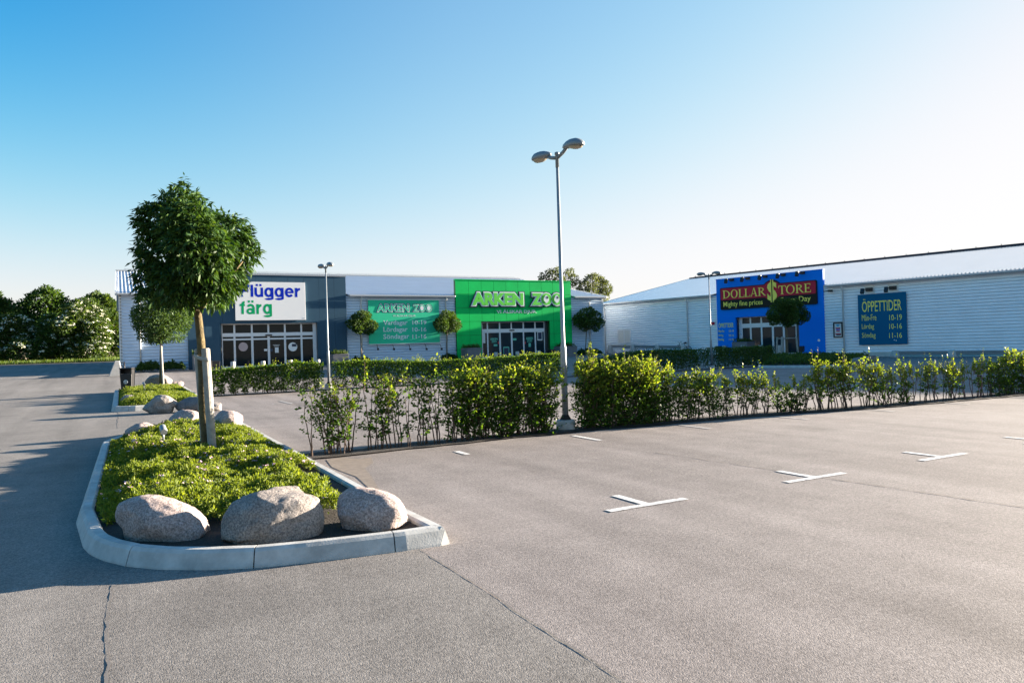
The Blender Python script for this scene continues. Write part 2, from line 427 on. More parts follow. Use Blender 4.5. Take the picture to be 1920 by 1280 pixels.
def trunk(name, pts, rad, parent, m='bark', limbs=(), n=10):
    b = MB()
    # a few rings between the given points, with a little wobble
    P = [Vector(p) for p in pts]; q = []; rr = []
    for i in range(len(P) - 1):
        for k in range(3):
            t = k / 3; w = Vector((random.uniform(-1, 1), random.uniform(-1, 1), 0)) * rad[i] * .12 * (0 if i == 0 and k == 0 else 1)
            q.append(P[i].lerp(P[i + 1], t) + w); rr.append(rad[i] + (rad[i + 1] - rad[i]) * t)
    q.append(P[-1]); rr.append(rad[-1]); b.tube(q, rr, n)
    for lp, r0, r1 in limbs:
        m_ = len(lp); b.tube(lp, [r0 + (r1 - r0) * i / (m_ - 1) for i in range(m_)], 6)
    return b.build(name, m, parent)

# ------------------------------------------------------------------ text
def text_mb(body, x0, x1, z0, z1, y0, y1, offset=0., shear=0., extra_offset=0.):
    """solid letters filling the rectangle x0..x1, z0..z1, front at y0, back at y1"""
    def raw(off):
        cu = bpy.data.curves.new('lettering', 'FONT'); cu.body = body; cu.size = 1; cu.offset = off; cu.shear = shear
        cu.fill_mode = 'BOTH'; cu.extrude = .05; cu.resolution_u = 3
        o = bpy.data.objects.new('lettering', cu); COL.objects.link(o)
        bpy.context.view_layer.update()
        me = bpy.data.meshes.new_from_object(o.evaluated_get(bpy.context.evaluated_depsgraph_get()))
        bpy.data.objects.remove(o)
        v = np.array([p.co[:] for p in me.vertices]); f = [tuple(p.vertices) for p in me.polygons]
        bpy.data.meshes.remove(me); return v, f
    v, f = raw(offset)
    lo, hi = v.min(0), v.max(0)
    if extra_offset: v, f = raw(offset + extra_offset)
    X = x0 + (v[:, 0] - lo[0]) / (hi[0] - lo[0]) * (x1 - x0)
    Z = z0 + (v[:, 1] - lo[1]) / (hi[1] - lo[1]) * (z1 - z0)
    Y = np.where(v[:, 2] > 0, y0, y1)
    if extra_offset:                         # neighbouring letters overlap: step each a little in depth
        par = list(range(len(v)))
        def find(a):
            while par[a] != a: par[a] = par[par[a]]; a = par[a]
            return a
        for q in f:
            for a in q[1:]: par[find(a)] = find(q[0])
        root = [find(a) for a in range(len(v))]; idx = {r_: k for k, r_ in enumerate(sorted(set(root), key=lambda r_: X[r_]))}
        Y = Y - np.array([idx[r_] for r_ in root]) * .0004
    return MB().add(np.stack([X, Y, Z], 1), f)
# ================================================================== GROUND
def sheet(name, x0, x1, y0, y1, dz, m, nx=1, ny=None):
    ys = sorted(set([y0, y1] + [float(y) for y in range(24, 100) if y0 < y < y1]))
    xs = [x0 + (x1 - x0) * i / nx for i in range(nx + 1)]
    v = [(x, y, g(y) + dz) for y in ys for x in xs]; n = nx + 1
    f = [(j * n + i, j * n + i + 1, (j + 1) * n + i + 1, (j + 1) * n + i) for j in range(len(ys) - 1) for i in range(nx)]
    return structure(MB().add(v, f, True).build(name, m))
sheet('ground', -700, 700, -300, 900, 0, 'asphalt')
sheet('road', -80, 2.14, -40, 81.0, .004, 'asphalt_grey')
sheet('grass_verge', -120, 4, 81.0, 110, .03, 'turf')
def strip(name, pts, w, m, z=.008, jag=0, parent=None):
    v = []; P = [Vector((p[0], p[1], 0)) for p in pts]
    for i, p in enumerate(P):
        d = (P[min(i + 1, len(P) - 1)] - P[max(i - 1, 0)]).normalized(); n = Vector((-d.y, d.x, 0))
        ww = w * (1 + random.uniform(-jag, jag)); j = random.uniform(-jag, jag) * w * .6
        for sgn in (-.5, .5):
            q = p + n * (ww * sgn + j); v.append((q.x, q.y, g(q.y) + z))
    f = [(2 * i, 2 * i + 1, 2 * i + 3, 2 * i + 2) for i in range(len(P) - 1)]
    return structure(MB().add(v, f).build(name, m))
def seam(u0, s0, u1, s1, w=.016, wob=.03, jag=.8):
    n = int(math.hypot(u1 - u0, s1 - s0) / .07); y = 0; pts = []
    for i in range(n + 1):
        y = y * .93 + random.uniform(-1, 1) * wob * .35
        pts.append((u0 + (u1 - u0) * i / n + y, s0 + (s1 - s0) * i / n))
    strip('asphalt_seam', pts, w, 'crack', .009, jag)
seam(-.09, 6.1, -.09, 1.5, .010, .02)
seam(-.11, 25.2, -.11, 19.5, .02)
seam(2.14, 5.7, 2.12, 1.2, .008, .02)
seam(7.05, 8.6, 7.6, 2.2, .016, .02)
seam(7.05, 8.6, 6.6, 11.0, .010, .02)
# parking marks: a short dash at the hedge end of each line and a T at the other
U0 = at(861, 848).x
def quad_strip(name, a, b, w, m='paint', z=.009):
    n = max(1, int((Vector(b) - Vector(a)).length / .5))
    return strip(name, [(a[0] + (b[0] - a[0]) * i / n, a[1] + (b[1] - a[1]) * i / n) for i in range(n + 1)], w, m, z, .04)
S_T = at(1212, 947.5).y
for i in range(9):
    u = U0 + 2.5 * i
    sT = S_T - .012 * i
    quad_strip('parking_line', (u - .5, sT), (u + .5, sT), .1)
    quad_strip('parking_line', (u, sT + .05), (u, sT + .56), .1)
    sd = 11.35 - max(0, i - 2) * .16
    quad_strip('parking_line', (u, sd - 1.05), (u, sd - (.62 if i == 0 else .2)), .1, 'paint' if i < 2 else 'paint_worn')
for (x0, y0), (x1, y1) in [((510, 758), (570, 754)), ((525, 752), (548, 757)), ((655, 785), (680, 783)), ((1480, 692), (1528, 692)), ((1462, 699), (1484, 700)), ((1652, 714), (1670, 714)),
                           ((1560, 724), (1578, 724)), ((1700, 708), (1722, 709)), ((1812, 735), (1836, 735)), ((800, 762), (818, 758)), ((560, 778), (580, 774))]:
    a, b = at(x0, y0), at(x1, y1)
    quad_strip('parking_line', (a.x, a.y), (b.x, b.y), .09, 'paint_worn')
# brown water stain where the bed drains onto the asphalt
M['stain'] = mat('damp_stain', (.19, .155, .125), .8, var=.25, scale=9)
q = [at(*p) for p in [(612, 863), (640, 858), (672, 861), (696, 858), (700, 868), (684, 878), (698, 896), (713, 922), (716, 938), (704, 934), (690, 914), (668, 894), (640, 884), (622, 876)]]
structure(MB().add([(p.x, p.y, .007) for p in q], [tuple(range(len(q)))]).build('damp_stain', 'stain'))

# ================================================================== BEDS WITH KERBS
def resample(path, step):
    P = [Vector((p[0], p[1], 0)) for p in path]; P.append(P[0].copy()); out = []; carry = 0
    for a, b in zip(P, P[1:]):
        L = (b - a).length; t = carry
        while t < L: out.append(a.lerp(b, t / L)); t += step
        carry = t - L
    return out
def inset(path, d):
    n = len(path); out = []
    for i in range(n):
        t = (path[(i + 1) % n] - path[i - 1]).normalized(); out.append(path[i] + Vector((-t.y, t.x, 0)) * d)
    return out
def kerb(path, h, w, label, stone=10, prof=None):
    root = thing('kerb', label, 'kerb', (path[0].x, path[0].y, g(path[0].y)))
    n = len(path); prof = prof or [(0, -.06), (.012, .02), (.05, h * .82), (.075, h), (w - .02, h), (w, h - .02), (w, -.06)]
    rails = [inset(path, d) for d, z in prof]
    k = 0
    while k < n:
        m = min(stone, n - k); b = MB(); v = []
        for i in range(m + 1):
            j = (k + i) % n; tv = (path[(j + 1) % n] - path[j - 1]).normalized()
            sh = tv * (.005 if i == 0 else -.005 if i == m else 0)
            for r_, (d, z) in zip(rails, prof):
                p = r_[j] + sh; v.append((p.x - root.location.x, p.y - root.location.y, z + g(p.y) - root.location.z))
        q = len(prof)
        f = [(i * q + a, i * q + a + 1, (i + 1) * q + a + 1, (i + 1) * q + a) for i in range(m) for a in range(q - 1)]
        f += [tuple(range(q)), tuple(m * q + q - 1 - a for a in range(q))]
        b.add(v, f).build('kerb_stone', 'kerb', root); k += m
    return root
def inside(poly, X, Y):
    r = np.zeros(len(X), bool); n = len(poly)
    for i in range(n):
        a, b = poly[i], poly[(i + 1) % n]
        c = ((a.y > Y) != (b.y > Y)) & (X < (b.x - a.x) * (Y - a.y) / (b.y - a.y + 1e-12) + a.x); r ^= c
    return r
def edge_dist(poly, X, Y):
    d = np.full(len(X), 9e9); n = len(poly)
    for i in range(n):
        a, b = poly[i], poly[(i + 1) % n]; e = b - a; L = max(e.length_squared, 1e-9)
        t = np.clip(((X - a.x) * e.x + (Y - a.y) * e.y) / L, 0, 1)
        d = np.minimum(d, np.hypot(X - a.x - t * e.x, Y - a.y - t * e.y))
    return d
def G(Y): return np.array([g(y) for y in np.atleast_1d(Y)])
def soil_fill(name, poly, h):
    b = MB(); n = len(poly); c = sum((p for p in poly), Vector()) / n
    v = []
    for s_, z in ((1, h), (.8, h + .02), (.45, h + .05)):
        for p in poly:
            q = c.lerp(p, s_); v.append((q.x, q.y, g(q.y) + z))
    v.append((c.x, c.y, g(c.y) + h + .05))
    f = [(k * n + i, k * n + (i + 1) % n, (k + 1) * n + (i + 1) % n, (k + 1) * n + i) for k in range(2) for i in range(n)]
    f += [(2 * n + i, 2 * n + (i + 1) % n, 3 * n) for i in range(n)]
    return structure(b.add(v, f, True).build(name, 'soil'))
def noise2(X, Y, sc, seed):
    r_ = np.random.default_rng(seed); o = np.zeros(len(X))
    for k in range(7):
        a = r_.uniform(0, 6.28); f = sc * r_.uniform(.5, 2.2); o += np.sin((X * math.cos(a) + Y * math.sin(a)) * f + r_.uniform(0, 6.28))
    return o / 7
def cover(name, poly, n, top, size, keep=None, base=.10, nflow=0, mk='leaf_cover', seed=3, edge=.35):
    xs = [p.x for p in poly]; ys = [p.y for p in poly]
    X = rng.uniform(min(xs), max(xs), n * 2); Y = rng.uniform(min(ys), max(ys), n * 2)
    ok = inside(poly, X, Y)
    if keep is not None: ok &= keep(X, Y)
    X, Y = X[ok][:n], Y[ok][:n]
    d = edge_dist(poly, X, Y); hh = base + (top - base) * np.clip(d / edge, .12, 1) ** .6
    hh = hh * (1 + .50 * noise2(X, Y, 4.5, seed) + .45 * noise2(X, Y, 12, seed + 2)) + .05 * noise2(X, Y, 26, seed + 1) + .02
    # many more leaves near the top of the carpet
    zf = 1 - .55 * rng.random(len(X)) ** 2.2
    P = np.stack([X, Y, G(Y) + base + np.maximum(hh - base, .01) * zf], 1)
    D = rng.normal(size=(len(X), 3)) * .75 + np.array([0, 0, .75])
    groups = [(leaf_arrays(P, D, size * rng.uniform(.6, 1.4, len(X)), .42, .12), mk)]
    o = stuff(link(name, leaf_mesh(name, groups)))
    if nflow:
        I = rng.choice(len(X), nflow * 2, replace=False)
        I = I[noise2(X[I], Y[I], 2.0, 91) > -.05][:nflow]
        C = np.stack([X[I], Y[I], G(Y[I]) + hh[I] + .015], 1)
        k = 9; Q = np.repeat(C, k, 0) + rng.normal(size=(len(I) * k, 3)) * np.array([.013, .013, .005])
        nn = unit(np.array([0, 0, 1]) + rng.normal(size=(len(Q), 3)) * .4)
        DD = np.cross(nn, rand_unit(len(Q)))
        stuff(link('ground_cover_flowers', leaf_mesh('ground_cover_flowers', [(leaf_arrays(Q, DD, .024, .9, .0, nn), 'flower')])))
    return o

# bed nearest the camera
front = [at(*p) for p in [(149, 1014), (153, 1028), (165, 1041), (190, 1053), (235, 1064), (297, 1070), (380, 1071), (480, 1067), (580, 1057), (680, 1045), (765, 1034), (846, 1021)]]
tip = front[-1]
path1 = resample([Vector((-.38, 15.3)), Vector((-.45, 8.6))] + front + [Vector((tip.x + .03, tip.y + .12)), Vector((2.42, 6.9)), Vector((2.42, 17.2)), Vector((2.2, 17.8)), Vector((.75, 17.9)), Vector((.3, 17.4)), Vector((-.2, 15.9))], .1)
kerb(path1, .15, .17, 'pale concrete kerb with rounded corner around the nearest boulder bed', 11)
in1 = inset(path1, .17)
soil_fill('soil_bed', in1, .10)
def keep1(X, Y):
    nz = noise2(X, Y, 5, 17) * .25
    return (Y + nz > 7.3 - .30 * X + .5 * (X < .25)) & ~((X + nz > 1.85) & (Y < 9.6)) & ~((np.abs(X - 1.12) < .12) & (np.abs(Y - 12.1) < .14))
cover('ground_cover', inset(path1, .2), 170000, .235, .036, keep1, .1, 430)
# second bed with the litter bin and a round tree
path2 = resample([Vector(p) for p in [(-.32, 36.2), (-.32, 25.8), (-.2, 25.4), (.35, 25.2), (2.4, 25.2), (2.62, 25.5), (2.62, 36.2), (2.3, 36.7), (.3, 36.7)]], .1)
kerb(path2, .17, .2, 'pale concrete kerb around the bed with the black litter bin', 14)
in2 = inset(path2, .2)
soil_fill('soil_bed', in2, .10)
cover('ground_cover', inset(path2, .25), 60000, .26, .055, None, .1, 90, seed=8)
# low bed in the shade before the blue shop
p3 = [at(*p) for p in [(1420, 690), (1520, 689.5), (1600, 689), (1640, 687), (1655, 682), (1635, 677), (1530, 674), (1420, 675)]]
path3 = resample(p3, .2)
kerb(path3, .14, .2, 'low kerb round the shaded planting bed before the blue shop front', 8)
soil_fill('soil_bed', inset(path3, .2), .1)
mid3 = at(1518, 683).x
cover('ground_cover', inset(path3, .35), 26000, .38, .12, lambda X, Y: (np.abs(X - mid3 - .12 * (Y - 33)) > .35), .1, 0, 'leaf_dark', 23)
# dark plants along the foot of the long shop wall
FL = Plane(0, 57.2, 0)
FR = Plane(49.1, 38.3, math.atan2(-.9665, .2568))
for x0, x1 in [(255, 300), (303, 345)]:
    a, b = FL(x0, 690)[0], FL(x1, 690)[0]
    cover('ground_cover', [Vector((a, 56.2, 0)), Vector((b, 56.2, 0)), Vector((b, 57.0, 0)), Vector((a, 57.0, 0))], 2500, .55, .14, None, .05, 0, 'leaf_dark', 5)
for x0, x1 in [(1078, 1120), (655, 690), (826, 850)]:
    a, b = FL(x0, 690)[0], FL(x1, 690)[0]
    cover('ground_cover', [Vector((a, 56.2, 0)), Vector((b, 56.2, 0)), Vector((b, 57.0, 0)), Vector((a, 57.0, 0))], 2500, .45, .14, None, .05, 0, 'leaf_dark', 6)
# verge grass and the strip of soil under the front hedge
n = 26000
X = rng.uniform(-75, 3, n); Y = 81.0 + rng.random(n) ** 1.6 * 9
P = np.stack([X, Y, G(Y) + .03], 1); D = rng.normal(size=(n, 3)) * .3 + np.array([0, 0, 1])
stuff(link('verge_grass', leaf_mesh('verge_grass', [(leaf_arrays(P, D, rng.uniform(.15, .42, n), .16, .03), 'grass')])))
HEDGE = [(2.62, 11.65), (5, 11.82), (7.4, 11.85), (9.8, 11.72), (12.3, 11.45), (15, 11.0), (17.2, 10.72), (21, 10.55), (26, 10.5), (36, 10.5)]
def hedge_s(u):
    for (a, b), (c, d) in zip(HEDGE, HEDGE[1:]):
        if u <= c: return b + (d - b) * max(0, (u - a)) / (c - a)
    return HEDGE[-1][1]
strip('hedge_bed', [(u, hedge_s(u)) for u in np.arange(2.48, 36, .35)], .66, 'soil', .024, .15)
strip('hedge_bed', [(u, 31.1) for u in np.arange(2.9, 36, .5)], .7, 'soil', .012, .05)

# ================================================================== BOULDERS
def rock(loc, dims, m, label, rz=0, seed=1, top=0, tilt=0, sink=.12, group=None, pw=2.6):
    r_ = np.random.default_rng(seed)
    bm = bmesh.new(); bmesh.ops.create_icosphere(bm, subdivisions=5, radius=1)
    v = np.array([p.co[:] for p in bm.verts])
    k = (np.abs(v) ** pw).sum(1) ** (-1 / pw); v = v * k[:, None]
    for i in range(9):                       # a few flattened faces
        nrm = unit(r_.normal(size=(1, 3)))[0]; d = r_.uniform(.72, .95)
        dp = v @ nrm; v = v - np.outer(np.maximum(dp - d, 0) * .75, nrm)
    f = np.zeros(len(v))
    for i in range(16):
        q = r_.normal(size=3) * r_.uniform(1.2, 3.4); f += np.sin(v @ q + r_.uniform(0, 6.28)) * .018
    for i in range(50):
        q = r_.normal(size=3) * r_.uniform(5, 22); f += np.sin(v @ q + r_.uniform(0, 6.28)) * .0022
    v = v * (1 + f)[:, None]
    v[:, 2] += top * v[:, 0] * (v[:, 2] > -.3) * .5
    v = v * np.array(dims) * .5
    for p, c in zip(bm.verts, v): p.co = c
    for fc in bm.faces: fc.smooth = True
    me = bpy.data.meshes.new('boulder'); bm.to_mesh(me); bm.free(); me.materials.append(M[m])
    h = dims[2]
    o = link('boulder', me, None, (loc[0], loc[1], loc[2] + h * (.5 - sink)), rz)
    o.rotation_euler = (tilt, 0, rz)
    return tag(o, label, 'boulder', group)
def rk(px, py, dz=0.0, ds=0):                # picture point of a foot -> centre on the bed, ds further from the camera
    p = at(px, py); k = (EYE - dz - p.z) / (EYE - p.z); p = Vector((p.x * k, p.y * k, p.z + dz)); h = Vector((p.x, p.y, 0)).normalized()
    return (p.x + h.x * ds, p.y + h.y * ds, p.z)
VA = -TH                                     # turn a boulder to face the camera
rock(rk(311, 1030, .05, .30), (.80, .60, .56), 'rock_pink', 'left boulder of the front three, low and tapering to the right', VA - .1, 5, -.75, 0, .27, pw=2.1)
rock(rk(514, 1032, .05, .34), (.79, .60, .585), 'rock_grey', 'biggest boulder, middle of the front three behind the kerb', VA + .1, 3, .34, .0, .19, pw=2.6)
rock(rk(697, 1010, .05, .28), (.65, .52, .47), 'rock_pink', 'pale pink boulder at the right kerb corner of the nearest bed', VA - .1, 8, -.22, 0, .2, pw=2.4)
rock(rk(266, 822, .1, .2), (.62, .5, .42), 'rock_pink', 'low boulder at the back left edge of the nearest bed', VA + .1, 31, .5, 0, .25)
rock(rk(344, 806, .1, .2), (.68, .6, .52), 'rock_pink', 'pinkish boulder behind the tree stakes on their left side', VA, 42, .1, 0, .22)
rock(rk(426, 808, .1, .1), (.66, .6, .50), 'rock_pink', 'pale rounded boulder behind the tree stakes on their right side', VA, 53, -.1, 0, .2)
rock(rk(301, 770, .1, .5), (1.0, .75, .60), 'rock_grey', 'wide boulder at the front of the bed with the litter bin', VA, 64, .15, 0, .32, pw=2.3)
rock(rk(360, 767, .1, .4), (.9, .6, .46), 'rock_dark', 'dark flat topped boulder behind the tree stakes in the second bed', VA, 75, 0, 0, .24)
rock(rk(402, 771, 0, .3), (.42, .4, .32), 'rock_grey', 'small boulder at the right front corner of the second bed', VA, 76, 0, 0, .2)
rock(rk(296, 728, .1, .5), (1.25, .9, .75), 'rock_grey', 'boulder at the back of the second bed behind the round tree', VA, 86, .1, 0, .2)
rock(rk(332, 728, .1, .3), (.55, .5, .4), 'rock_pink', 'small pale stone at the back right of the second bed', VA, 97, 0, 0, .2)
rock(rk(266, 760, .1, .2), (.28, .22, .24), 'rock_pink', 'smallest pale stone near the front kerb of the second bed', VA, 98, 0, 0, .1)
rock(rk(241, 757, .1, .6), (.5, .4, .38), 'rock_grey', 'small stone half sunk in plants below the litter bin', VA, 99, 0, 0, .2)
rock(rk(1610, 686, .1, .5), (.85, .7, .55), 'rock_grey', 'pale grey pointed boulder at the end of the shaded bed', VA, 108, 0, 0, .2, pw=1.7)
rock(rk(1626, 683, .1, 1.2), (1.1, .8, .6), 'rock_dark', 'dark red-grey boulder at the end of the shaded bed', VA, 119, .1, 0, .2)
# ================================================================== BUILDINGS
def corr(x0, x1, z0, z1, y, pitch=.22, amp=.06, mb=None, tilt=0):
    """horizontally ribbed sheet in the facade frame"""
    b = mb or MB(); n = int((z1 - z0) / pitch); v = []
    for i in range(n * 4 + 1):
        k = i % 4; z = z0 + (i // 4 + (0, .16, .50, .86)[k]) * pitch
        if z > z1: break
        yy = y - (0, 0, amp, amp)[k]
        v += [(x0, yy, z), (x1, yy, z)]
    v += [(x0, y, z1), (x1, y, z1)]
    m = len(v) // 2
    return b.add(v, [(2 * i, 2 * i + 1, 2 * i + 3, 2 * i + 2) for i in range(m - 1)])
def roof_mb(x0, x1, y0, z0, y1, z1, pitch=.24, amp=.035):
    """sheet with ribs running up the slope"""
    b = MB(); v = []; n = int((x1 - x0) / pitch)
    for i in range(n * 4 + 1):
        k = i % 4; x = x0 + (i // 4 + (0, .55, .65, .9)[k]) * pitch; a = (0, 0, amp, amp)[k]
        v += [(x, y0, z0 + a), (x, y1, z1 + a)]
    m = len(v) // 2
    return b.add(v, [(2 * i, 2 * i + 1, 2 * i + 3, 2 * i + 2) for i in range(m - 1)])
def clad(b, x0, x1, z0, z1, y, w, h, gap, hole=None, th=.03, shift=0, mi=0, bmi=1):
    """flat panels with open joints on a backing sheet, leaving the opening `hole` = (x0, x1, z1) free"""
    def piece(a, c, d, e):
        if c - a > .03 and e - d > .03: b.box(a, c, y - th, y, d, e)
    cols = [x0]; 
    x = x0 + shift if shift else x0 + w
    while x < x1 - .05: cols.append(x); x += w
    cols.append(x1)
    rows = [z1]; z = z1 - h
    while z > z0 + .05: rows.append(z); z -= h
    rows.append(z0); rows = rows[::-1]
    b.mi = mi
    for j in range(len(rows) - 1):
        for i in range(len(cols) - 1):
            a, c, d, e = cols[i] + gap / 2, cols[i + 1] - gap / 2, rows[j] + gap / 2, rows[j + 1] - gap / 2
            if hole and a < hole[1] and c > hole[0] and d < hole[2]:
                piece(a, min(c, hole[0]), d, e); piece(max(a, hole[1]), c, d, e)
                piece(max(a, hole[0]), min(c, hole[1]), max(d, hole[2]), e)
            else: piece(a, c, d, e)
    b.mi = bmi
def shell(pf, x0, x1, z0, z1, yf, yb, hole, label=None):
    """solid box with an opening in the front"""
    b = MB(); e = .004
    b.box(x0, hole[0], yf, yb, z0, z1); b.box(hole[1], x1, yf, yb, z0, z1)
    b.box(hole[0] + e * 0, hole[1], yf, yb, hole[2], z1)
    return b
def hang(pl, name, label, cat, x, z, y, group=None):
    return thing(name, label, cat, pl.w(x, y, z), pl.ang, group)

# ---------------------------------------------------------------- the long shop building
ZE = 6.05; XL1 = FL(1130.5, 600)[0]
bl = thing('retail_building', 'long silver ribbed building with low pitched roof holding the slate blue and green shop fronts', 'building', FL.w(0, 0, 0), 0)
def wall_box(parent, x0, x1, depth, z0, z1, ridge=None):
    b = MB(); e = .02
    b.add([(x0, e, z0), (x0, depth, z0), (x0, depth, z1), (x0, ridge or depth / 2, z1 + (ridge or depth / 2) * .194), (x0, e, z1)], [(0, 1, 2, 3, 4)])
    b.add([(x1, e, z0), (x1, depth, z0), (x1, depth, z1), (x1, ridge or depth / 2, z1 + (ridge or depth / 2) * .194), (x1, e, z1)], [(0, 1, 2, 3, 4)])
    b.add([(x0, depth, z0), (x1, depth, z0), (x1, depth, z1), (x0, depth, z1)], [(0, 1, 2, 3)])
    b.build('end_wall', 'cladding', parent)
W2 = 33.6
q = [0, FL(351, 600)[0] + .1, FL(649, 600)[0] - .1, FL(854.5, 600)[0] + .1, FL(1071, 600)[0] - .1, XL1]
for k in (0, 2, 4): corr(q[k], q[k + 1], .3, ZE, 0).build('wall', 'cladding_blue', bl)
wall_box(bl, 0, XL1, 21.0, .3, ZE, W2 / 2)
QL = q
RZ = ZE + .12
for sgn in (0, 1):
    y0, y1 = (-.35, W2 / 2) if not sgn else (21.3, W2 / 2)
    roof_mb(-.25, XL1 + .25, .2 if not sgn else y0, RZ - .07 + .55 * .194 * (1 - sgn), y1, RZ + W2 / 2 * .194).build('roof', 'roof', bl)
for a, c in ((-.25, QL[1] - .25), (QL[2] + .25, QL[3] - .25), (QL[4] + .25, XL1 + .25)):
    roof_mb(a, c, -.35, RZ - .07, .2, RZ - .07 + .55 * .194).build('roof_edge', 'roof', bl)
MB().box(-.25, XL1 + .25, W2 / 2 - .3, W2 / 2 + .3, RZ + W2 / 2 * .194 - .02, RZ + W2 / 2 * .194 + .09).build('ridge_cap', 'gutter', bl)
b = MB()
for i in range(2):
    x = (-.28, XL1 + .2)[i]
    b.add([(x, -.36, RZ - .22), (x + .08, -.36, RZ - .22), (x, W2 / 2, RZ + 3.26 - .2), (x + .08, W2 / 2, RZ + 3.26 - .2), (x, -.36, RZ + .0), (x + .08, -.36, RZ + .0), (x, W2 / 2, RZ + 3.26 + .05), (x + .08, W2 / 2, RZ + 3.26 + .05)],
          [(0, 1, 3, 2), (4, 5, 7, 6), (0, 1, 5, 4), (2, 3, 7, 6), (0, 2, 6, 4), (1, 3, 7, 5)])
    b.build('verge_trim', 'trim', bl); b = MB()
for a, c in ((-.2, QL[1] - .27), (QL[2] + .27, QL[3] - .27), (QL[4] + .27, XL1 + .2)):
    MB().box(a, c, -.52, -.36, RZ - .2, RZ - .05).build('gutter', 'gutter', bl, bevel=.03)
MB().box(-.07, .10, -.06, .05, .3, ZE - .03).build('corner_trim', 'trim', bl)
MB().box(XL1 - .12, XL1 + .06, -.06, .05, .3, ZE - .03).build('corner_trim', 'cladding', bl)
for px in (262, 677.7, 836.6, 1105.9):
    x = FL(px, 610, -.1)[0]
    MB().tube([(x, -.42, RZ - .16), (x, -.40, RZ - .3), (x, -.12, RZ - .55), (x, -.1, .5)], .06, 10).build('downpipe', 'pipe', bl)
x, z = FL(1123, 553)
MB().tube([(x, 1.2, RZ + .1), (x, 1.2, RZ + 2.0)], .02, 6).build('antenna', 'lead', bl)
z = RZ + W2 / 2 * .194
b = MB().box(.4, XL1 - .4, W2 / 2 - .015, W2 / 2 + .015, z + .191, z + .22)
for i in range(40):
    x = .5 + i * (XL1 - 1) / 39
    b.box(x - .02, x + .02, W2 / 2 - .02, W2 / 2 + .02, z + .05, z + .19)
b.build('ridge_rail', 'gutter', bl)

def glazing(parent, pl, y, x0, x1, z0, ztop, zh0, zh1, mull, door_i, glass, wframe=.10, zleaf=None):
    """shop front: head bar, mullions, top lights, fixed panes and two sliding doors"""
    f = MB()
    f.box(x0, x1, y - .07, y + .05, zh0, zh1)
    f.box(x0, x1, y - .05, y + .05, ztop - .07, ztop - .004)
    zl = zleaf or zh0
    xs = [x0] + list(mull) + [x1]
    for m in mull:
        f.box(m - wframe / 2, m + wframe / 2, y - .06, y + .05, zh1 + .003, ztop - .074)
    f.box(x0, x0 + .06, y - .05, y + .05, zh1 + .003, ztop - .074); f.box(x1 - .06, x1, y - .05, y + .05, zh1 + .003, ztop - .074)
    f.build('door_frame', 'frame', parent)
    for i in range(len(xs) - 1):
        a, c = xs[i] + .03, xs[i + 1] - .03
        MB().box(a, c, y - .005, y + .01, zh1 - .02, ztop - .03).build('top_light', glass, parent)
        isd = i in door_i
        d = MB(); t = wframe * (.5 if not isd else .62); yo = -.03 if isd else 0
        A, C = xs[i] + .004, xs[i + 1] - .004
        d.box(A, A + t, y - .045 + yo, y + .03 + yo, z0, zh0 - .004); d.box(C - t, C, y - .045 + yo, y + .03 + yo, z0, zh0 - .004)
        d.box(A + t, C - t, y - .045 + yo, y + .03 + yo, z0, z0 + .13); d.box(A + t, C - t, y - .045 + yo, y + .03 + yo, zl - .12, zl)
        do = d.build('door' if isd else 'shop_window', 'frame', parent)
        MB().box(A + t - .01, C - t + .01, y - .008 + yo, y + .006 + yo, z0 + .1, zl - .1).build('pane', glass, do)
        if zl < zh0 - .05:
            MB().box(A + .02, C - .02, y - .004, y + .012, zl, zh0).build('top_light', glass, parent)
    xm = sum(xs[door_i[0]:door_i[-1] + 2]) / (len(door_i) + 1)
    MB().box(xm - .24, xm + .24, y - .15, y - .073, zh0 + .02, zh0 + .12).build('door_sensor', 'black', parent)

# slate blue shop front
YP = -.2
x0, zt = FL(350.5, 560, YP)[0], FL(649, 518.5, YP)[1]; x1 = FL(650, 600, YP)[0]
h0, h1 = FL(414.5, 650, YP)[0], FL(595.8, 650, YP)[0]; hz = FL(500, 605.8, YP)[1]
sf = thing('storefront', 'slate blue flat panelled shop front with white framed sliding doors', 'storefront', FL.w(x0, YP, 0))
def loc(pl, px, py, y, ox): a, c = pl(px, py, y); return a - ox, c
w = x1 - x0
hole = (h0 - x0, h1 - x0, hz)
b = shell(None, 0, w, .3, zt - .02, .03, .35, hole); b.build('backing_wall', 'lead', sf)
b = MB(); clad(b, 0, w, .35, zt - .02, .03, 1.18, 20, .012, hole); b.build('wall_panels', 'slate', sf)
MB().box(-.03, w + .03, -.05, .352, zt - .018, zt + .05).build('coping', 'gutter', sf)
b = MB().box(hole[0] - .06, hole[0] - .003, -.03, .0 - .002, .5, hz); b.box(hole[1] + .003, hole[1] + .06, -.03, -.002, .5, hz); b.box(hole[0] - .06, hole[1] + .06, -.03, -.002, hz + .003, hz + .06)
b.build('opening_trim', 'slate', sf)
yg = .42
mull = [FL(px, 650, YP + yg)[0] - x0 for px in (440, 472.8, 503.8, 534.7, 565.5)]
gx1 = FL(588.5, 650, YP + yg)[0] - x0; gx0 = FL(416, 650, YP + yg)[0] - x0
zg0 = g(56.4) + .02
zh1, zh0 = FL(500, 623.5, YP + yg)[1], FL(500, 630, YP + yg)[1]
zl = FL(500, 633.6, YP + yg)[1]
glazing(sf, FL, yg, gx0, gx1, zg0, hz, zh0, zh1, mull, (2, 3), 'glass', .13, zl)
MB().box(gx1 + .004, hole[1] - .004, yg - .1, yg + .05, zg0, hz - .01).build('reveal_panel', 'frame', sf)
MB().box(hole[0], hole[1], .46, .9, .3, hz).build('dark_interior', 'inside', sf) if 0 else None
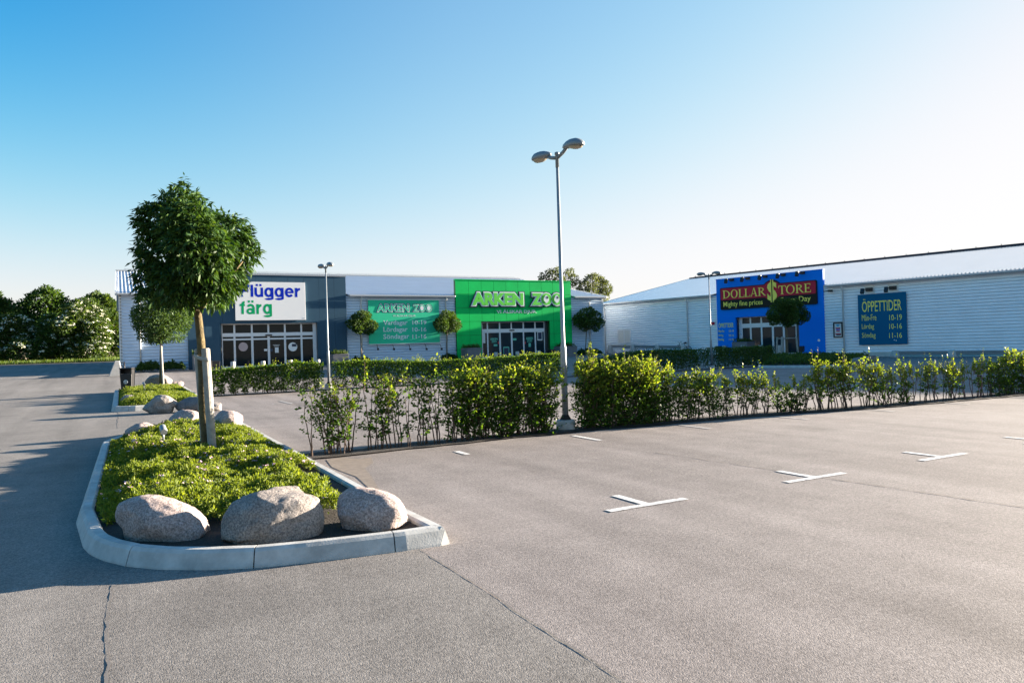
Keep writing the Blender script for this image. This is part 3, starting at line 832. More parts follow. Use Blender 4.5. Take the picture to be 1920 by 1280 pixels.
# stickers on the glass
def sticker(parent, pl, ox, y, px, py, r=None, w=None, h=None, m='white', name='sticker'):
    a, c = loc(pl, px, py, y, ox)
    b = MB()
    if r: b.disc((a, c), r, y - .014, y - .009, 28)
    else: b.box(a - w / 2, a + w / 2, y - .014, y - .009, c - h / 2, c + h / 2)
    return b.build(name, m, parent)
ox = x0; Y0 = YP + yg
def st(px, py, **k):
    a, c = FL(px, py, Y0); kk = dict(k); m = kk.pop('m', 'white'); y = yg - .05 * kk.pop('dr', 0) - kk.pop('lift', 0); b = MB()
    if 'r' in kk: b.disc((a - x0, c), kk['r'], y - .016, y - .010, 28)
    else: b.box(a - x0 - kk['w'] / 2, a - x0 + kk['w'] / 2, y - .016, y - .010, c - kk['h'] / 2, c + kk['h'] / 2)
    return b.build('window_sticker', m, sf)
st(456, 650, r=.33, m='pink_disc'); st(549, 650, r=.34, m='white'); st(551.5, 647, w=.34, h=.2, m='ink_navy', lift=.008)
st(518.7, 656, w=.27, h=.40, m='paper', dr=1); st(498, 656, w=.24, h=.16, m='paper', dr=1); st(508.7, 656, w=.2, h=.22, m='ink_navy', dr=1)
st(518, 646.5, w=.5, h=.03, m='paper', dr=1); st(518, 649, w=.36, h=.03, m='paper', dr=1)

# white sign of the paint shop
y = YP - .14
sx0, sz1 = FL(439.7, 527.8, y); sx1, sz0 = FL(573.6, 599.6, y)
sg = thing('shop_sign', 'large white sign board with blue and green lettering on the slate blue front', 'sign', FL.w(sx0, y, sz0))
MB().box(0, sx1 - sx0, 0, .1, 0, sz1 - sz0).build('board', 'white', sg, bevel=.01)
def T(pl, y, sx, sz, parent, body, pxa, pya, pxb, pyb, m, off=0., dep=.002, name='lettering', yf=None, xo=0., shear=0.):
    a, c1 = pl(pxa, pya, y); c, c0 = pl(pxb, pyb, y); yf = -.001 if yf is None else yf
    return text_mb(body, a - sx, c - sx, c0 - sz, c1 - sz, yf - dep, yf, off, shear, xo).build(name, m, parent)
def grotesque(word, x0, x1, zbase, xh, cap, desc, y):
    """bold rounded-bowl letters built from bars and arcs; x0..x1 is the word's span"""
    st_ = xh * .27; wd = {'F': .98, 'l': .27, 'u': .92, 'g': .98, 'e': .98, 'r': .62, 'f': .60, 'a': .95}
    base = [{'ü': 'u', 'ä': 'a'}.get(c, c) for c in word]; gap = .13 * xh
    tot = sum(wd[c] * xh for c in base) + gap * (len(word) - 1); k = (x1 - x0) / tot
    b = MB(); n_ = [0]
    def bar(a, c, e, f):
        n_[0] += 1; b.box(a, c, y - .002 - n_[0] * 1e-5, y, e, f)
    def arc(cx, cz, rx, rz, t, a0, a1):
        n_[0] += 1; m = 28; yy = y - .002 - n_[0] * 1e-5; o = []; q = []
        for i in range(m + 1):
            a = R(a0 + (a1 - a0) * i / m); o.append((cx + rx * math.cos(a), cz + rz * math.sin(a))); q.append((cx + (rx - t * k) * math.cos(a), cz + (rz - t * .92) * math.sin(a)))
        b.add([(p[0], yy, p[1]) for p in o + q], [(i, i + 1, m + 2 + i, m + 1 + i) for i in range(m)])
    x = x0
    for ch, c in zip(word, base):
        w = wd[c] * xh * k; t = st_ * k; z = zbase; cx = x + w / 2
        if c == 'l': bar(x, x + t, z, z + cap)
        if c == 'F': bar(x, x + t * 1.1, z, z + cap); bar(x + t * 1.1, x + w, z + cap - st_, z + cap); bar(x + t * 1.1, x + w * .9, z + cap * .40, z + cap * .40 + st_)
        if c == 'u':
            bar(x, x + t, z + xh * .4, z + xh); bar(x + w - t, x + w, z, z + xh); arc(x + w * .5, z + xh * .4, w * .5, xh * .42, st_, 180, 360)
        if c == 'g':
            bar(x + w - t, x + w, z + desc * .45, z + xh); arc(x + w * .47, z + xh * .5, w * .47, xh * .52, st_, 0, 360); arc(cx, z + desc * .42, w * .5, -desc * .58, st_, 190, 360)
        if c == 'e': arc(cx, z + xh * .5, w * .5, xh * .52, st_, 0, 322); bar(x + t * .7, x + w - .02, z + xh * .41, z + xh * .41 + st_ * .72)
        if c == 'r': bar(x, x + t, z, z + xh); arc(x + w * .95, z + xh * .45, w * .92, xh * .55, st_, 92, 160)
        if c == 'f': bar(x + w * .28, x + w * .28 + t, z, z + cap * .72); bar(x, x + w * .95, z + xh - st_ * .75, z + xh); arc(x + w * .28 + w * .62, z + cap * .70, w * .62, cap * .30, st_, 88, 180)
        if c == 'a':
            bar(x + w - t * 1.15, x + w - t * .15, z, z + xh * .68); arc(x + w * .48, z + xh * .66, w * .44, xh * .36, st_ * .95, 0, 165); arc(x + w * .42, z + xh * .29, w * .42, xh * .31, st_ * .85, 0, 360)
        if ch in 'üä':
            for q in (-.21, .21): bar(cx + q * w - t * .42, cx + q * w + t * .42, z + xh * 1.14, z + xh * 1.14 + st_ * .85)
        x += w + gap * k
    return b
for word, pa, pb, m in (('Flügger', (449.8, 533.4, 556.7, 562.6), (563.3, 539.2), 'ink_blue'), ('färg', (449.3, 564.2, 588.6, 594.8), (509.7, 570.0), 'ink_green')):
    xa_, zc_ = FL(pa[0], pa[1], y); zb_, zd_ = FL(pa[0] + 50, pa[2], y)[1], FL(pa[0] + 50, pa[3], y)[1]; xe_ = FL(pb[0], pb[1], y)[0]; xh_ = FL(pa[0] + 60, pb[1], y)[1] - zb_
    grotesque(word, xa_ - sx0, xe_ - sx0, zb_ - sz0, xh_, zc_ - zb_, zd_ - zb_, -.001).build('lettering', m, sg)
MB().box(sx1 - sx0 - .22, sx1 - sx0 - .1, -.006, -.001, .1, .16).build('maker_mark', 'gutter', sg)

# green shop front
YG = -.22
gx0_, gzt = FL(853.3, 524.3, YG); gx1_ = FL(1072, 600, YG)[0]
gh0, gh1 = FL(903.2, 640, YG)[0], FL(1031.8, 640, YG)[0]; ghz = FL(960, 602.6, YG)[1]
gf = thing('storefront', 'bright green panelled shop front with dark glazed entrance', 'storefront', FL.w(gx0_, YG, 0))
w = gx1_ - gx0_; hole = (gh0 - gx0_, gh1 - gx0_, ghz)
shell(None, 0, w, .3, gzt - .05, .03, .35, hole).build('backing_wall', 'green_gap', gf)
ph = (FL(860, 551.5, YG)[1] - FL(860, 577.5, YG)[1])
b = MB(); clad(b, 0, w, .35, gzt - .02, .03, 1.215, ph, .022, hole, shift=1.24); b.build('wall_panels', 'green', gf)
MB().box(-.02, w + .02, -.03, .352, gzt - .018, gzt + .06).build('coping', 'green', gf)
yg = .5; Y0 = YG + yg
mull = [FL(px, 640, Y0)[0] - gx0_ for px in (914.2, 937, 959, 981.5, 1003.5)]
ga, gb = FL(903.6, 640, Y0)[0] - gx0_, FL(1021, 640, Y0)[0] - gx0_
zg0 = g(56.2) + .02
zh1, zh0 = FL(960, 616.2, Y0)[1], FL(960, 620.6, Y0)[1]
glazing(gf, FL, yg, max(ga, hole[0] + .003), gb, zg0, ghz, zh0, zh1, mull, (2, 3), 'glass_blue', .12)
MB().box(gb + .004, hole[1] - .004, yg - .04, yg + .06, zg0, ghz - .01).build('reveal_panel', 'lead', gf)
def st2(px, py, w_, h_, m, dr=0, lift=0):
    a, c = FL(px, py, Y0); a -= gx0_; y = yg - .03 * dr - lift
    MB().box(a - w_ / 2, a + w_ / 2, y - .016, y - .010, c - h_ / 2, c + h_ / 2).build('window_sticker', m, gf)
def tx2(px0, py0, px1, py1, body, m, dr=0):
    a, c1 = FL(px0, py0, Y0); c, c0 = FL(px1, py1, Y0); y = yg - .03 * dr - .010
    text_mb(body, a - gx0_, c - gx0_, c0, c1, y - .006, y, .03).build('window_lettering', m, gf)
tx2(919, 633.5, 932.8, 637.3, 'ARKEN', 'mint'); tx2(921.5, 638.2, 931, 642, 'ZOO', 'mint')
tx2(986, 632, 999.3, 636.2, 'ARKEN', 'mint'); tx2(988, 637, 997.5, 640.8, 'ZOO', 'mint')
st2(929, 647, .36, .18, 'mint'); st2(964.5, 636, .36, .18, 'mint', 1); st2(993, 646.5, .24, .34, 'mint'); st2(949, 660, .58, .95, 'mint', 1); st2(949, 660, .46, .78, 'ink_navy', 1, .008)
st2(907, 633, .27, .95, 'paper'); st2(1012, 629.5, .52, .82, 'paper'); st2(1012, 629.5, .38, .62, 'ink_navy', 0, .008)
st2(934.5, 642.5, .1, .22, 'red_ink'); st2(984.5, 642.5, .1, .2, 'red_ink')
# big raised letters
y = YG - .16
lx, lz = FL(881, 573, y)
ls = thing('letter_sign', 'raised lime green letters with white edge and dark outline on the green front', 'sign', FL.w(lx, y, lz))
def layered(pl, y, sx, sz, parent, body, a, b_, base):
    for m, xo, yf, dep, nm in (('ink_navy', .115, .06, .09, 'letter_back'), ('ink_white', .062, -.008, .045, 'letter_edge'), ('ink_lime', .0, -.05, .03, 'letter_face')):
        x0, zz1 = pl(a[0], a[1], y); x1, zz0 = pl(b_[0], b_[1], y)
        text_mb(body, x0 - sx, x1 - sx, zz0 - sz, zz1 - sz, yf - dep, yf + .0, base, .0, xo).build(nm, m, parent)
layered(FL, y, lx, lz, ls, 'ARKEN', (884.5, 548.5), (980.8, 572.2), .045)
layered(FL, y, lx, lz, ls, 'ZOO', (996, 549.5), (1053.5, 572.2), .045)
for px in (1023.5, 1043):
    a, c = FL(px, 560.7, y)
    MB().disc((a - lx, c - lz), .22, -.108, -.089, 20, .36).build('letter_edge', 'ink_white', ls)
    MB().disc((a - lx + .10, c - lz + .14), .10, -.115, -.1085, 16, .13).build('letter_eye', 'ink_navy', ls)
T(FL, YG, lx, lz, ls, 'VI ÄLSKAR DJUR.', 931, 580, 1006.5, 588.3, 'ink_white', .01, .02, 'slogan', .158)

# green opening hours banner
y = -.25
bx0, bz1 = FL(690.2, 562.3, y); bx1, bz0 = FL(825, 641.5, y)
bn = thing('banner_sign', 'green rectangular opening hours banner on the ribbed wall', 'sign', FL.w(bx0, y, bz0))
MB().box(0, bx1 - bx0, 0, .06, 0, bz1 - bz0).build('banner', 'banner', bn)
b = MB().box(-.05, bx1 - bx0 + .05, -.03, .08, bz1 - bz0 + .002, bz1 - bz0 + .07); b.box(-.05, bx1 - bx0 + .05, -.03, .08, -.07, -.002)
b.build('rail', 'trim', bn)
def c3(x, y_): return 630 + x * .15625, 490 + y_ * .15625
for body, a, b_ in (('ARKEN', (490, 510), (878, 605)), ('ZOO', (922, 518), (1152, 604))):
    for m, xo, yf, nm in (('ink_navy', .075, -.001, 'letter_back'), ('ink_white', .03, -.0105, 'letter_edge'), ('banner', -.02, -.0185, 'letter_face')):
        x0, zz1 = FL(*c3(*a), y); x1, zz0 = FL(*c3(*b_), y)
        text_mb(body, x0 - bx0, x1 - bx0, zz0 - bz0, zz1 - bz0, yf - .0015, yf, .03, 0, xo).build(nm, m, bn)
for px in (1030, 1110):
    a, c = FL(*c3(px, 560), y); MB().disc((a - bx0, c - bz0), .14, -.028, -.0265, 16, .2).build('letter_edge', 'ink_white', bn)
for body, a, b_, o in (('VI ÄLSKAR DJUR.', (682, 638), (962, 668), .0), ('Vardagar', (568, 708), (860, 775), .012), ('10-19', (916, 708), (1086, 757), .012), ('Lördagar', (568, 788), (860, 858), .012),
                    ('10-16', (916, 792), (1086, 840), .012), ('Söndagar', (568, 872), (880, 942), .012), ('11-16', (916, 876), (1086, 922), .012)):
    T(FL, y, bx0, bz0, bn, body, *c3(*a), *c3(*b_), 'ink_white', o, .003)
for k, px in enumerate((705.8, 735.5, 766, 796.5, 824.5)):
    a, c = FL(px, 645, -.2)
    lp = hang(FL, 'sign_light', 'black spotlight on a short arm under the green banner, tallying %s from its left end' % ('first', 'second', 'third', 'fourth', 'last')[k], 'light', a, c, -.05, 'spotlights under the banner')
    MB().tube([(0, .05, 0), (0, -.3, -.05), (-.02, -.5, -.35)], .022, 6).build('arm', 'black', lp)
    MB().box(-.07, .07, -.62, -.45, -.5, -.32).build('head', 'black', lp, bevel=.02)

# ---------------------------------------------------------------- the building on the right
ZR = 5.62
xa = FR(1131, 610)[0]; xb = 46.0; LR = xb - xa
br = thing('retail_building', 'silver ribbed warehouse on the right carrying the blue shop front', 'building', FR.w(0, 0, 0), FR.ang)
q = [xa, FR(1345, 600)[0] + .1, FR(1543, 600)[0] - .1, xb]
for k in (0, 2): corr(q[k], q[k + 1], .3, ZR, 0).build('wall', 'cladding', br)
wall_box(br, xa, xb, W2 - .6, -.2, ZR)
QR = q
RZ2 = ZR + .12; W3 = W2 - .6
for sgn in (0, 1):
    y0, y1 = (-.35, W3 / 2) if not sgn else (W3 + .35, W3 / 2)
    roof_mb(xa - .25, xb, .2 if not sgn else y0, RZ2 - .07 + .55 * .194 * (1 - sgn), y1, RZ2 + W3 / 2 * .194).build('roof', 'roof_bright', br)
for a, c in ((xa - .25, QR[1] - .3), (QR[2] + .42, xb)):
    roof_mb(a, c, -.35, RZ2 - .07, .2, RZ2 - .07 + .55 * .194).build('roof_edge', 'roof_bright', br)
zr = RZ2 + W3 / 2 * .194
MB().box(xa - .25, xb, W3 / 2 - .3, W3 / 2 + .3, zr - .02, zr + .10).build('ridge_cap', 'rail_dark', br)
b = MB().box(xa + .2, xb, W3 / 2 - .05, W3 / 2 + .05, zr + .101, zr + .16)
for i in range(40):
    x = xa + .4 + i * 1.9
    if x < xb: b.box(x - .025, x + .025, W3 / 2 - .03, W3 / 2 + .03, zr + .161, zr + .27)
b.build('ridge_rail', 'rail_dark', br)
b = MB(); x = xa - .28
b.add([(x, -.36, RZ2 - .22), (x + .08, -.36, RZ2 - .22), (x, W3 / 2, zr - .2), (x + .08, W3 / 2, zr - .2), (x, -.36, RZ2), (x + .08, -.36, RZ2), (x, W3 / 2, zr + .05), (x + .08, W3 / 2, zr + .05)],
      [(0, 1, 3, 2), (4, 5, 7, 6), (0, 1, 5, 4), (2, 3, 7, 6), (0, 2, 6, 4), (1, 3, 7, 5)])
b.build('verge_trim', 'trim', br)
for a, c in ((xa - .2, QR[1] - .32), (QR[2] + .44, xb)):
    MB().box(a, c, -.52, -.36, RZ2 - .2, RZ2 - .05).build('gutter', 'gutter', br, bevel=.03)
MB().box(xa - .07, xa + .25, -.06, .05, .3, ZR - .03).build('corner_trim', 'trim', br)
MB().box(q[2] + .1, xb, -.14, -.075, -.2, .42).build('plinth', 'plinth', br)
for px in (1134.8, 1289.7, 1582):
    x = FR(px, 600, -.1)[0]
    MB().tube([(x, -.42, RZ2 - .16), (x, -.40, RZ2 - .3), (x, -.16, RZ2 - .55), (x, -.15, .0)], .065, 10).build('downpipe', 'pipe', br)
(wx0, wz1), (wx1, wz0) = FR(1158.6, 618.4, -.03), FR(1183.8, 642.6, -.03)
wn_ = MB(); t = .09
wn_.box(wx0, wx1, -.12, -.03, wz1 - t, wz1); wn_.box(wx0, wx1, -.14, -.03, wz0, wz0 + t)
for x in (wx0 + t / 2, (wx0 + wx1) / 2, wx1 - t / 2): wn_.box(x - t / 2, x + t / 2, -.115, -.03, wz0 + t + .001, wz1 - t - .001)
wo = wn_.build('window', 'frame', br)
MB().box(wx0 + .05, wx1 - .05, -.095, -.08, wz0 + .05, wz1 - .05).build('pane', 'curtain', wo)
x, z = FR(1336.5, 606, -.1); MB().box(x - .15, x + .15, -.2, -.03, z - .12, z + .12).build('alarm_box', 'maroon', br)

# blue shop front
YB = -.1
dx0 = FR(1343.5, 560, YB)[0]; dzt = (FR(1343, 525.2, YB)[1] + FR(1543, 505.3, YB)[1]) / 2; dx1 = FR(1545, 580, YB)[0]
dh0, dh1 = FR(1380, 630, YB)[0], FR(1498.5, 630, YB)[0]; dhz = FR(1400, 594, YB)[1]
df = thing('storefront', 'royal blue shop front behind the round tree on the right', 'storefront', FR.w(dx0, YB, 0), FR.ang)
w = dx1 - dx0; hole = (dh0 - dx0, dh1 - dx0, dhz)
shell(None, 0, w, .0, dzt, .0, .25, hole).build('wall', 'blue', df)
MB().box(-.03, w + .03, -.03, .252, dzt + .002, dzt + .06).build('coping', 'blue', df)
yg = .55; Y0 = YB + yg
mull = [FR(px, 640, Y0)[0] - dx0 for px in (1408.7, 1429, 1450.5, 1471)]
da, db = FR(1392, 640, Y0)[0] - dx0, FR(1494.5, 640, Y0)[0] - dx0
glazing(df, FR, yg, da, db, .3, dhz, FR(1400, 612, Y0)[1], FR(1400, 606.7, Y0)[1], mull, (2, 3), 'glass_blue', .13)
corr(hole[0], da, .3, dhz, yg + .02).build('side_panel', 'cladding', df)
MB().box(db + .004, hole[1] - .004, yg - .05, yg + .06, .2, dhz - .01).build('reveal_panel', 'lead', df)
def c6(x, y_): return 1320 + x * .1875, 480 + y_ * .1875
for body, a, b_, o in (('ÖPPETTIDER', (145, 664), (296, 712), .006), ('Mån-Fre', (145, 738), (202, 762), .0), ('10-19', (250, 737), (298, 759), .0), ('Lördag', (145, 780), (194, 808), 0.), ('10-16', (250, 781), (298, 803), 0.),
                    ('Söndag', (145, 822), (200, 850), .0), ('11-16', (250, 823), (298, 845), .0)):
    T(FR, YB, dx0, 0, df, body, *c6(*a), *c6(*b_), 'ink_yellow', o, .012, 'opening_hours')
x, z = FR(*c6(1150, 842), YB); MB().disc((x - dx0, z), .1, -.03, -.002, 16).build('wall_button', 'white', df)

# serif capitals drawn as strokes
def serif(ch, b, x, z, w, h, y):
    """one capital in the box x..x+w, z..z+h"""
    tk, th, sf_ = .155 * h, .052 * h, .09 * h; d = [0]
    def bar(a, c, e, f):
        d[0] += .0006; b.box(x + a, x + c, y - .03 - d[0], y - d[0], z + e, z + f)
    def poly(p):
        d[0] += .0006; b.prism([(x + q[0], z + q[1]) for q in p], y - .03 - d[0], y - d[0])
    def ser(cx, zz, half, up=True): bar(cx - half, cx + half, zz if up else zz - th, zz + th if up else zz)
    def ring(cx, cz, rx, rz, tx, tz, a0=0, a1=360):
        n = 36; d[0] += .0006; o = []; i_ = []
        for k in range(n + 1):
            a = R(a0 + (a1 - a0) * k / n); o.append((x + cx + rx * math.cos(a), z + cz + rz * math.sin(a))); i_.append((x + cx + (rx - tx) * math.cos(a), z + cz + (rz - tz) * math.sin(a)))
        v = [(p[0], y - .03 - d[0], p[1]) for p in o + i_] + [(p[0], y - d[0], p[1]) for p in o + i_]; m = n + 1
        f = []
        for k in range(n):
            f += [(k, k + 1, m + k + 1, m + k), (2 * m + k, 3 * m + k, 3 * m + k + 1, 2 * m + k + 1), (k, 2 * m + k, 2 * m + k + 1, k + 1), (m + k, m + k + 1, 3 * m + k + 1, 3 * m + k)]
        f += [(0, m, 3 * m, 2 * m), (n, 2 * m + n, 3 * m + n, m + n)]
        b.add(v, f)
    s0 = sf_ + tk / 2                         # centre of the main stem
    if ch in 'DLRE':
        bar(s0 - tk / 2, s0 + tk / 2, 0, h); ser(s0, 0, tk / 2 + sf_); ser(s0, h, tk / 2 + sf_, False)
    if ch == 'D': ring(s0, h / 2, w - s0, h / 2, tk, th, -90, 90)
    if ch == 'O': ring(w / 2, h / 2, w / 2, h * .52, tk, th)
    if ch == 'L': bar(s0, w, 0, th * 1.2); poly([(w - th * 1.1, 0), (w, 0), (w + .03 * h, h * .28), (w - .01 * h, h * .28)])
    if ch == 'E':
        bar(s0, w, 0, th * 1.2); bar(s0, w - .05 * h, h - th * 1.2, h); bar(s0, w * .78, h * .5 - th * .6, h * .5 + th * .6)
        poly([(w - th * 1.1, 0), (w, 0), (w + .03 * h, h * .25), (w, h * .25)]); poly([(w - .1 * h, h), (w - .03 * h, h), (w - .03 * h, h * .78), (w - .06 * h, h * .78)])
        bar(w * .78 - th, w * .78, h * .39, h * .61)
    if ch == 'R':
        ring(s0, h * .735, w * .80 - s0, h * .265, tk * .95, th, -90, 90)
        poly([(w * .38, h * .47), (w * .38 + tk * 1.1, h * .47), (w + .02 * h, 0), (w - tk * 1.0, 0)]); bar(w - tk, w + .07 * h, 0, th)
    if ch == 'A':
        poly([(w * .10, 0), (w * .10 + th * 1.3, 0), (w * .52, h), (w * .46, h)]); poly([(w * .88 - tk, 0), (w * .88, 0), (w * .56, h * 1.03), (w * .44, h * 1.03)])
        bar(w * .25, w * .7, h * .30, h * .30 + th); ser(w * .12, 0, sf_ * 1.25); ser(w * .86 - tk / 2, 0, tk / 2 + sf_)
    if ch == 'T':
        bar(w / 2 - tk / 2, w / 2 + tk / 2, 0, h); ser(w / 2, 0, tk / 2 + sf_); bar(0, w, h - th * 1.2, h)
        poly([(0, h), (th, h), (th * .7, h * .74), (-.02 * h, h * .74)]); poly([(w - th, h), (w, h), (w + .02 * h, h * .74), (w - th * .7, h * .74)])
y = YB - .12
nx0, nz0 = FR(1351.4, 580.2, y); nx1, nz1 = FR(1531, 524.6, y)
nzA = FR(1351.2, 540, y)[1]; nzt = (nz1 + nzA) / 2; nzb = (nz0 + FR(1531.5, 570.6, y)[1]) / 2
ds = thing('shop_sign', 'red and black sign board with yellow serif letters on the blue front', 'sign', FR.w(nx0, y, nzb), FR.ang)
w, h = nx1 - nx0, nzt - nzb
zs = (FR(*c6(175, 437), y)[1] + FR(*c6(1122, 382), y)[1]) / 2 - nzb
cx, cz = FR(*c6(680, 345), y); cx -= nx0; cz -= nzb
rr = (FR(*c6(770, 345), y)[0] - FR(*c6(590, 345), y)[0]) / 2
def rrect(x0, x1, z0, z1, r):
    p = []
    for ax, az, a in ((x1 - r, z1 - r, 0), (x0 + r, z1 - r, 90), (x0 + r, z0 + r, 180), (x1 - r, z0 + r, 270)):
        p += [(ax + r * math.cos(R(a + 18 * k)), az + r * math.sin(R(a + 18 * k))) for k in range(6)]
    return p
b = MB(); b.prism(rrect(0, w, 0, h, .12), -.03, .1); b.disc((cx, cz), rr + .1, -.034, .096, 40); b.build('board', 'sign_black', ds)
b = MB(); b.prism(rrect(.07, w - .07, zs, h - .07, .1), -.05, -.031); b.build('red_field', 'maroon', ds)
MB().disc((cx, cz), rr, -.056, -.0355, 40).build('red_disc', 'maroon', ds)
b = MB()
def put(word, pxs):
    for ch, (xl, yl, xr, yr) in zip(word, pxs):       # left x, base y, right x, top y in crop pixels
        a, c0 = FR(*c6(xl, yl), y); e, c1 = FR(*c6(xr, yr), y)
        serif(ch, b, a - nx0, (c0 - nzb), e - a, c1 - c0, -.052)
zc0 = zs + .14; zc1 = h - .24
def px2x(px): return FR(*c6(px, 380), y)[0] - nx0
for ch, l, r_ in [('D', 193, 262), ('O', 272, 340), ('L', 350, 405), ('L', 410, 463), ('A', 466, 542), ('R', 546, 618), ('T', 750, 822), ('O', 826, 912), ('R', 922, 1000), ('E', 1008, 1072)]:
    if l == 750: b.build('lettering', 'ink_yellow', ds); b = MB()
    serif(ch, b, px2x(l), zc0, px2x(r_) - px2x(l), zc1 - zc0, -.052)
b.build('lettering', 'ink_yellow', ds)
dz0, dz1 = FR(*c6(685, 448), y)[1] - nzb, FR(*c6(680, 258), y)[1] - nzb
xl, xr = px2x(638), px2x(735)
text_mb('S', xl, xr, dz0, dz1, -.10, -.058, .035).build('dollar_sign', 'ink_yellow', ds)
b = MB(); q = (xl + xr) / 2
for s_ in (-1, 1): b.box(q + s_ * .085 - .04, q + s_ * .085 + .04, -.112, -.06, dz0 - .12, dz1 + .2)
b.build('dollar_sign', 'ink_yellow', ds)
b = MB(); b.box(q - .043, q + .043, -.118, -.1, dz0 - .13, dz1 + .21); b.build('dollar_stripe', 'sign_black', ds)
a, c = px2x(193), px2x(586); text_mb('Mighty fine prices', a, c, .12, zs - .14, -.045, -.031, .006).build('slogan', 'ink_yellow', ds)
a, c = px2x(765), px2x(1068); text_mb('Every Day', a, c, .14, zs - .12, -.045, -.031, .006).build('slogan', 'ink_yellow', ds)
# lamps on the blue front
for k, (xl, yl, xr, yr) in enumerate([(195, 258, 290, 240), (352, 240, 450, 224), (525, 220, 625, 205), (708, 205, 805, 188), (900, 182, 998, 168)]):
    a, c = FR(*c6(xr, yr), YB)
    lp = hang(FR, 'sign_light', 'black floodlight on an arm above the red sign, %s from the left' % ('first', 'second', 'third', 'fourth', 'fifth')[k], 'light', a, c, YB, 'floodlights above the red sign')
    MB().tube([(0, -.0, 0), (-.1, -.9, .02)], .03, 6).build('arm', 'black', lp)
    MB().box(-.28, .1, -.12, -.01, -.09, .12).build('bracket', 'black', lp)
    o = MB().box(-.13, .13, -.10, .1, -.2, .2).build('head', 'black', lp, bevel=.03); o.location = (-.1, -1.0, -.12); o.rotation_euler = (R(-25), 0, 0)

# opening hours board on the ribbed wall
y = -.22
def c7(x, y_): return 1560 + x * .21871, 440 + y_ * .21871
ex0 = FR(1609.3, 600, y)[0]; ex1 = FR(1700, 600, y)[0]
ez0 = (FR(1610, 645.6, y)[1] + FR(1700, 645.6, y)[1]) / 2; ez1 = (FR(1608.6, 552.8, y)[1] + FR(1699.6, 547, y)[1]) / 2
ob = thing('notice_board', 'dark teal opening hours board with yellow lettering on the ribbed right wall', 'sign', FR.w(ex0, y, ez0), FR.ang)
MB().box(0, ex1 - ex0, 0, .08, 0, ez1 - ez0).build('board', 'teal', ob, bevel=.01)
for body, a, b_, o in (('ÖPPETTIDER', (255, 553), (597, 646), .004), ('Mån-Fre', (255, 686), (381, 733), .0), ('10-19', (490, 686), (600, 729), .0), ('Lördag', (255, 765), (362, 817), .0), ('10-16', (490, 763), (600, 804), .0),
                    ('Söndag', (257, 841), (375, 893), .0), ('11-16', (490, 841), (600, 882), .0)):
    T(FR, y, ex0, ez0, ob, body, *c7(*a), *c7(*b_), 'ink_yellow', o, .004)
b = MB()
for px, py in ((534, 902), (550, 906)):
    a, c = FR(*c7(px, py), y); b.disc((a - ex0, c - ez0), .035, -.006, -.001, 10)
b.build('paint_chip', 'white', ob)
for k, (px, py) in enumerate([(322, 470), (525, 456)]):
    a, c = FR(*c7(px, py), -.05)
    lp = hang(FR, 'sign_light', 'black floodlight on a white plate above the teal board, the %s of two' % ('left', 'right')[k], 'light', a, c, -.03, 'floodlights above the teal board')
    MB().box(-.36, .36, -.05, -.0, -.34, .34).build('plate', 'trim', lp)
    MB().tube([(0, -.05, 0), (-.1, -1.05, -.02)], .03, 6).build('arm', 'black', lp)
    MB().box(-.25, .25, -.17, -.052, -.14, .14).build('bracket', 'black', lp)
    o = MB().box(-.13, .13, -.10, .1, -.2, .2).build('head', 'black', lp, bevel=.03); o.location = (-.1, -1.15, -.15); o.rotation_euler = (R(-25), 0, 0)
# framed poster
(fx0, fz1), (fx1, fz0) = FR(1562.2, 604.6, -.08), FR(1580.6, 632.4, -.08)
po = thing('poster_frame', 'black framed white poster between the blue front and the white downpipe', 'poster', FR.w(fx0, -.08, fz0), FR.ang)
w, h = fx1 - fx0, fz1 - fz0
b = MB().box(0, w, -.04, .04, 0, .09); b.box(0, w, -.04, .04, h - .09, h); b.box(0, .09, -.04, .04, .092, h - .092); b.box(w - .09, w, -.04, .04, .092, h - .092); b.build('frame', 'black', po)
MB().box(.08, w - .08, .0, .02, .08, h - .08).build('poster', 'paper', po)
for i, (m, a, c, z) in enumerate((('cyan_ink', .3, .68, .84), ('cyan_ink', .34, .62, .76), ('red_ink', .24, .74, .62), ('ink_blue', .28, .7, .53), ('red_ink', .3, .68, .42), ('red_ink', .2, .8, .24), ('ink_navy', .3, .8, .18))):
    MB().box(w * a, w * c, -.006, -.001, h * z - .045, h * z + .045).build('print', m, po)
x, z = FR(1551, 545.5, -.05)
sl = hang(FR, 'wall_light', 'small dark wall light beside the blue front under the eave', 'light', x, z, -.03)
MB().tube([(-.35, -.02, 0), (.3, -.25, .02)], .03, 6).build('arm', 'black', sl); MB().box(.2, .5, -.4, -.15, -.1, .06).build('head', 'black', sl, bevel=.02)
